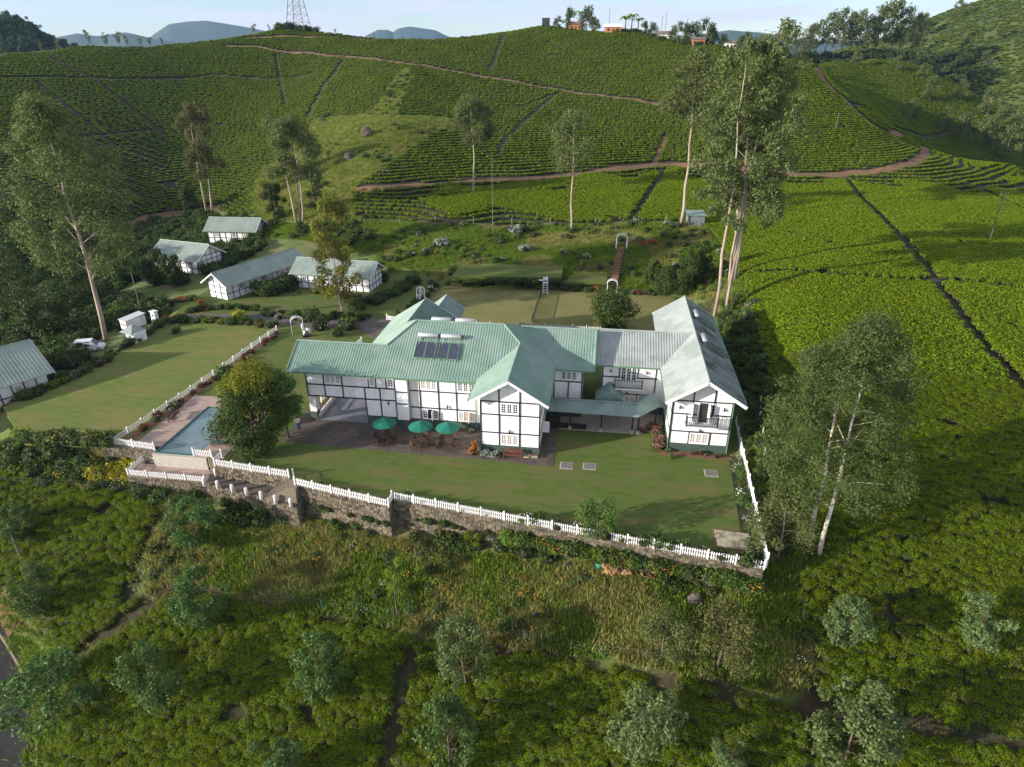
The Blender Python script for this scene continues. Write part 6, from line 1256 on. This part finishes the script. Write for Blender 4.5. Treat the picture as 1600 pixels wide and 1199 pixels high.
ridge('forest_hill', 'dark wooded hill at the far left', [sk(-260,60,620),sk(-100,34,620),sk(0,40,620),sk(35,46,620),sk(62,60,620),sk(85,78,620),sk(130,92,620)], 620, 150, M['forest'], 24, 5, zbase=-20)
far_o = ridge('far_tea_hill', 'hazy tea hillside rising to the top right corner', [sk(1200,96,560),sk(1290,84,560),sk(1360,66,560),sk(1420,44,560),sk(1480,18,560),sk(1560,-8,560),sk(1700,-45,560),sk(1950,-80,560)], 560, 260, M['far_tea'], 30, 6, zbase=-60)
ridge('distant_land', 'far valley floor behind the hills', [(-6000,-60),(0,-60),(6000,-60)], 4000, 3500, M['mount'], 40, 7, n=60, zbase=-120)
_F7 = (-math.sin(math.radians(7.9)), math.cos(math.radians(7.9)))
def crest(px, d0=180.0, d1=340.0):
    """distance along the bearing where the near hill meets the sky"""
    best = (-9, 0)
    for d in np.arange(d0, d1, 2.0):
        x, _ = sk(px, 60, d); X, Y_ = _F7[0]*d+_F7[1]*x, _F7[1]*d-_F7[0]*x; a = (fy(X, Y_)+.8-37)/d
        if a > best[0]: best = (a, d)
    return best[1]
def skyat(px, py, d): 
    x, z = sk(px, py, d); f = (-math.sin(math.radians(7.9)), math.cos(math.radians(7.9))); return f[0]*d+f[1]*x, f[1]*d-f[0]*x, z
# clumps on the far slopes
me = far_o.data; P = np.array([v.co for v in me.vertices]).reshape(40,120,3)
def on_far(j, i): a = P[int(j), int(i)]; return tuple(a)
r = np.random.default_rng(71); pts = []
for k in range(15000):
    j = 1+r.random()*19.5; i = r.random()*118; j0, i0 = int(j), int(i); a = P[j0,i0]*(1-(j-j0))*(1-(i-i0))+P[j0+1,i0]*(j-j0)*(1-(i-i0))+P[j0,i0+1]*(1-(j-j0))*(i-i0)+P[j0+1,i0+1]*(j-j0)*(i-i0); pts.append(a)
pts = np.array(pts); k = seen(pts[:,0], pts[:,1], pts[:,2], .2, .2); scatter('far_tea_bushes', pts[k]-[0,0,.2], tea_far, 5, 'tea bushes covering the far right hillside', 1.3, 2.2, .7, 'stuff', 72)
euc_far = [make_tree(180+i, 18, 4.2, .30, 18, 1700, .85, M['euc'], M['bark2'], bend=.5) for i in range(3)]
fr = random.Random(5); q = 0
for k in range(60):
    j, i = fr.uniform(4,18), fr.uniform(8,100); a = P[int(j), int(i)]
    if not seen(np.array([a[0]]), np.array([a[1]]), np.array([a[2]]), .02, .02)[0]: continue
    t = plant_tree(euc_far[q % 3], a[0], a[1], 'hillside_tree', 'thin tree standing on the far right tea hillside', group='thin trees on the far right hillside', s=fr.uniform(.55,.95), rz=q, z=a[2]-.5); q += 1
# eucalypts along the skyline on the right
for k, (px, top, d, w) in enumerate([(1256,60,420,.8),(1270,42,425,.9),(1284,34,430,.9),(1300,22,430,1.0),(1313,30,425,.9),(1325,16,430,1.1),(1340,26,430,1.0),(1352,20,425,1.0),(1366,30,430,.9),(1380,12,430,1.1),(1394,6,430,1.1),(1408,4,435,1.1),(1420,14,435,.9),(1440,24,440,.6)]):
    x, zt = sk(px, top, d); f = (-math.sin(math.radians(7.9)), math.cos(math.radians(7.9))); X, Y_ = f[0]*d+f[1]*x, f[1]*d-f[0]*x
    _, zb = sk(px, 92, d); h = zt-zb; t = plant_tree(euc_far[k % 3], X, Y_, 'skyline_tree', 'dark eucalyptus number in the row on the right skyline', group='eucalypts in a row on the right skyline', s=w*1.25, sz=h/17.0, rz=k*1.3, z=zb); t['label'] = 'dark eucalyptus in the row on the right skyline, %s from the left' % ['first','second','third','fourth','fifth','sixth','seventh','eighth','ninth','tenth','eleventh','twelfth','thirteenth','fourteenth'][k]
# bank they stand on
ridge('far_spur', 'wooded spur under the right skyline trees', [sk(1180,96,430),sk(1250,90,430),sk(1330,88,430),sk(1430,84,430),sk(1520,90,430)], 430, 60, M['forest'], 10, 8, zbase=-30)
sp_o = [o for o in bpy.data.objects if o.name.startswith('far_spur')][0]; PS = np.array([v.co for v in sp_o.data.vertices]).reshape(40,120,3); rs = np.random.default_rng(81)
wd_ = np.array([PS[int(j), int(i)] for j, i in zip(rs.uniform(4,24,900), rs.uniform(0,119,900))])+rs.normal(size=(900,3))*[1.2,1.2,0]; scatter('spur_bushes', wd_-[0,0,.4], collection('spur', SH['dark']+SH['green']), 6, 'scrub covering the spur under the skyline trees', 2.0, 4.2, None, 'stuff', 82)
mid_m = [make_tree(190+i, 9, 2.6, .2, 14, 1500, .6, M['euc'], M['bark2']) for i in range(3)]
for k, (x, y, h) in enumerate([(136.92,336.04,11.34),(119.53,306.62,9.46),(142.70,310.06,13.32),(150.94,310.57,14.57),(159.98,307.16,14.52),(175.43,332.38,16.50),(163.97,339.93,14.14),(136.18,315.00,9.77),(138.17,351.68,7.69),(126.80,352.61,7.23),(153.77,344.68,10.33),(167.44,333.32,11.42),(107.89,350.75,6.69)]):
    plant_tree(mid_m[k % 3], x, y, 'slope_tree', 'small tree on the tea slope beyond the right shoulder', group='small trees beyond the right shoulder', s=max(.5, h/9*.9), rz=k)
# wooded far-left hill and the spindly skyline trees
leftm = [make_tree(200+i, 10, 3.4, .1, 12, 900, 1.1, M['broad'], M['bark2'], profile='round') for i in range(3)]
wood = []; r = np.random.default_rng(77)
lf = bpy.data.objects['forest_hill'].data; PL = np.array([v.co for v in lf.vertices]).reshape(40,120,3)
wood = np.array([PL[int(j), int(i)] for j, i in zip(r.uniform(2,24,700), r.uniform(0,119,700))]); k = seen(wood[:,0], wood[:,1], wood[:,2], .1, .1)
scatter('far_wood', wood[k]-[0,0,1.0], collection('wood', [m[1] for m in leftm]), 3, 'dense wood covering the far left hill', .7, 1.3, None, 'stuff', 78)
spin = [make_tree(210+i, 7, 1.9, .35, 9, 420, .55, M['euc'], M['bark'], profile='vase', bend=1.2) for i in range(3)]
for k, (px, py, top) in enumerate([(85,80,58),(112,78,66),(135,76,46),(160,74,50),(182,72,48),(196,71,54),(215,70,55),(232,69,57),(252,69,58),(60,82,66),(395,52,36),(420,46,38),(496,45,40),(523,50,44),(585,62,52),(630,62,55)]):
    d = crest(px)-1; x, zt = sk(px, top, d); f = (-math.sin(math.radians(7.9)), math.cos(math.radians(7.9))); X, Y_ = f[0]*d+f[1]*x, f[1]*d-f[0]*x; zb = fy(X, Y_); h = max(1.6, zt-zb)
    plant_tree(spin[k % 3], X, Y_, 'ridge_tree', 'spindly tree on the left skyline ridge, %s from the left' % ['second','third','fourth','fifth','sixth','seventh','eighth','ninth','tenth','first','eleventh','twelfth','thirteenth','fourteenth','fifteenth','sixteenth'][k], group='spindly trees on the left skyline', s=h/7*.9, sz=h/7, rz=k*2.1, z=zb-.2)
X, Y_, zt = skyat(454, -60, crest(454)); zb = fy(X, Y_)
py_ = thing('pylon', 'steel lattice power pylon on the knoll, cut by the top edge', 'pylon', (X, Y_, zb-.3)); H_ = zt-zb
lev = [0,.12,.24,.36,.48,.6,.72,.84,1.0]; wd = lambda f: 3.6*(1-f)**1.1+.6
for sx in (-1,1):
    for sy in (-1,1): MB().tube([(sx*wd(f), sy*wd(f), H_*f) for f in lev], .16, 5).build('leg', M['pole'], py_)
for a, b in zip(lev[:-1], lev[1:]):
    for s in (-1,1):
        MB().beam((-wd(a),s*wd(a),H_*a),(wd(b),s*wd(b),H_*b),.12,.12).build('brace', M['pole'], py_); MB().beam((wd(a),s*wd(a),H_*a),(-wd(b),s*wd(b),H_*b),.12,.12).build('brace', M['pole'], py_); MB().beam((-wd(b),s*wd(b),H_*b),(wd(b),s*wd(b),H_*b),.12,.12).build('brace', M['pole'], py_)
for f, w in ((.72,6),(.84,5),(.96,4)): MB().beam((-w,0,H_*f),(w,0,H_*f),.25,.25).build('cross_arm', M['pole'], py_)
hg = np.array([skyat(px, 40, crest(454)-3)[:2] for px in np.linspace(433, 492, 12)]); scatter('pylon_hedge', np.c_[hg, gz(hg[:,0], hg[:,1])], dark_c, 6, 'dark hedge round the pylon foot', 2.0, 2.8, None, 'stuff', 79)
# hilltop hamlet
def hill_house(px, py, w, d, h, wallm, label, dist=0, roofm=None, rz=0.0):
    X, Y_, z = skyat(px, py, crest(px)+dist); z = fy(X, Y_); t = thing('hilltop_house', label, 'house', (X, Y_, z-.2), rz, 'small houses on the hilltop')
    MB().box(-w/2,w/2,-d/2,d/2,0,h).build('wall', wallm, t); e = .4; roofm = roofm or M['rust']
    for s in (-1,1): roof_plane([(-w/2-e,s*(d/2+e),h),(w/2+e,s*(d/2+e),h),(w/2+e,0,h+d*.25),(-w/2-e,0,h+d*.25)], t, roofm, rib=.5)
    for x in (-w*.28, w*.28): f = MB().box(x-.45,x+.45,-d/2-.06,-d/2,h*.35,h*.75).build('window', M['dark'], t)
    MB().box(-.4,.4,-d/2-.07,-d/2,0,h*.72).build('door', M['wood'], t)
hill_house(900,38,6,5,2.4,M['orange'],'orange-walled hut among trees at the hilltop left end',3); hill_house(958,46,7,5,2.4,M['orange'],'low house with orange wall and pale roof left of the palms',-3,M['white']); hill_house(1040,46,8,5,2.6,M['wall'],'white-walled house behind the hilltop hedge',2); hill_house(1092,52,5,4,2.4,M['orange'],'orange-walled house at the hilltop right end',-3); hill_house(1143,60,5,4,2.4,M['wall'],'pale house at the right end of the hilltop',1)
X, Y_, z = skyat(853, 38, crest(853)); tk = thing('water_tank', 'dark square water tank on the hill crest', 'tank', (X, Y_, fy(X,Y_)-.1)); MB().box(-1.6,1.6,-1.4,1.4,.6,3.4).build('tank', M['tank'], tk); MB().box(-1.7,1.7,-1.5,1.5,3.4,3.55).build('lid', M['tank'], tk)
for a in (-1,1):
    for b in (-1,1): MB().box(a*1.3-.15,a*1.3+.15,b*1.1-.15,b*1.1+.15,-.5,.6).build('leg', M['tank'], tk)
def palm(px, top, d, label, seed):
    X, Y_, zt = skyat(px, top, crest(px)-1); zb = fy(X, Y_); h = max(2.5, zt-zb-1.5); r = np.random.default_rng(seed); t = thing('banana_palm', label, 'palm', (X, Y_, zb-.2), 0, 'banana palms on the hilltop')
    MB().tube([(0,0,0),(.1,.1,h*.5),(.15,0,h)], [.3,.25,.2], 8).build('trunk', M['bark2'], t)
    for k in range(11):
        a = 6.28*k/11+r.random()*.4; L = 2.6+r.random(); up = .9+r.random()*.8; mb = MB(); n = 6
        for s in range(n+1): f = s/n; rr = L*f; z_ = h+up*math.sin(f*2.2)*1.2-1.3*f*f; w = .55*math.sin(math.pi*min(1,f*.9+.08)); c, q = math.cos(a), math.sin(a); mb.v += [(.15+c*rr-q*w, q*rr+c*w, z_-.12), (.15+c*rr, q*rr, z_), (.15+c*rr+q*w, q*rr-c*w, z_-.12)]
        for s in range(n): mb.f += [(3*s,3*s+1,3*s+4,3*s+3),(3*s+1,3*s+2,3*s+5,3*s+4)]; mb.mi += [0,0]
        mb.build('frond', M['wildgreen'], t)
palm(978,24,292,'leftmost banana palm on the hilltop',1); palm(988,20,292,'middle banana palm on the hilltop',2); palm(998,26,291,'rightmost banana palm on the hilltop',3); palm(908,16,298,'banana palm among the round hilltop trees',4)
tt = [make_tree(220+i, 7, 3.0, .1, 14, 1500, .6, M['broad'], M['bark2'], profile='round') for i in range(3)]
for k, (px, top, d, l) in enumerate([(872,26,302,'left'),(886,14,302,'second'),(918,12,300,'third'),(930,28,299,'fourth'),(1012,34,293,'fifth'),(1022,36,292,'sixth'),(1060,36,288,'seventh'),(1070,38,286,'eighth'),(1086,36,282,'ninth'),(1108,32,278,'tenth'),(1118,44,276,'eleventh'),(1132,54,272,'twelfth'),(1165,52,268,'last')]):
    X, Y_, zt = skyat(px, top, crest(px)+(k % 3)-1); zb = fy(X, Y_); h = max(2.6, zt-zb); plant_tree(tt[k % 3], X, Y_, 'hilltop_tree', 'round dark tree on the hilltop among the houses, %s along the crest from the left' % l, group='round trees on the hilltop', s=h/7*.95, sz=h/7, rz=k, z=zb-.2)
hg = np.array([skyat(px, 55, crest(px)-5)[:2] for px in np.linspace(962, 1095, 40)]); scatter('hilltop_hedge', np.c_[hg, gz(hg[:,0], hg[:,1])-.1], dark_c, 6, 'dark hedge below the hilltop houses', 1.2, 2.0, None, 'stuff', 80)
for px, top, d, l in ((953,12,296,'slim pole left of the hilltop palms'),(1036,24,290,'left one of two slim poles by the white hilltop house'),(1042,20,290,'right one of two slim poles by the white hilltop house'),(1075,28,286,'slim pole near the hilltop right end'),(1085,52,272,'short dark pole below the hilltop hedge')):
    X, Y_, zt = skyat(px, top, crest(px)-(0 if top < 40 else 14)); pole(X, Y_, max(4, zt-fy(X,Y_)), l, .12)
# ------------------------------------------------------------ air
hz_ = MB(); hz_.box(-6500,6500,-300,7600,-330,520)
hm = bpy.data.materials.new('haze_air'); hm.use_nodes = True; hm.node_tree.nodes.clear(); ho = hm.node_tree.nodes.new('ShaderNodeOutputMaterial'); hv = hm.node_tree.nodes.new('ShaderNodeVolumePrincipled')
hv.inputs['Color'].default_value = (.38,.64,1,1); hv.inputs['Density'].default_value = .00007; hv.inputs['Anisotropy'].default_value = .2
hm.node_tree.links.new(hv.outputs[0], ho.inputs['Volume'])
tag(hz_.build('haze', hm), 'thin blue haze in the air', None, None, 'stuff')
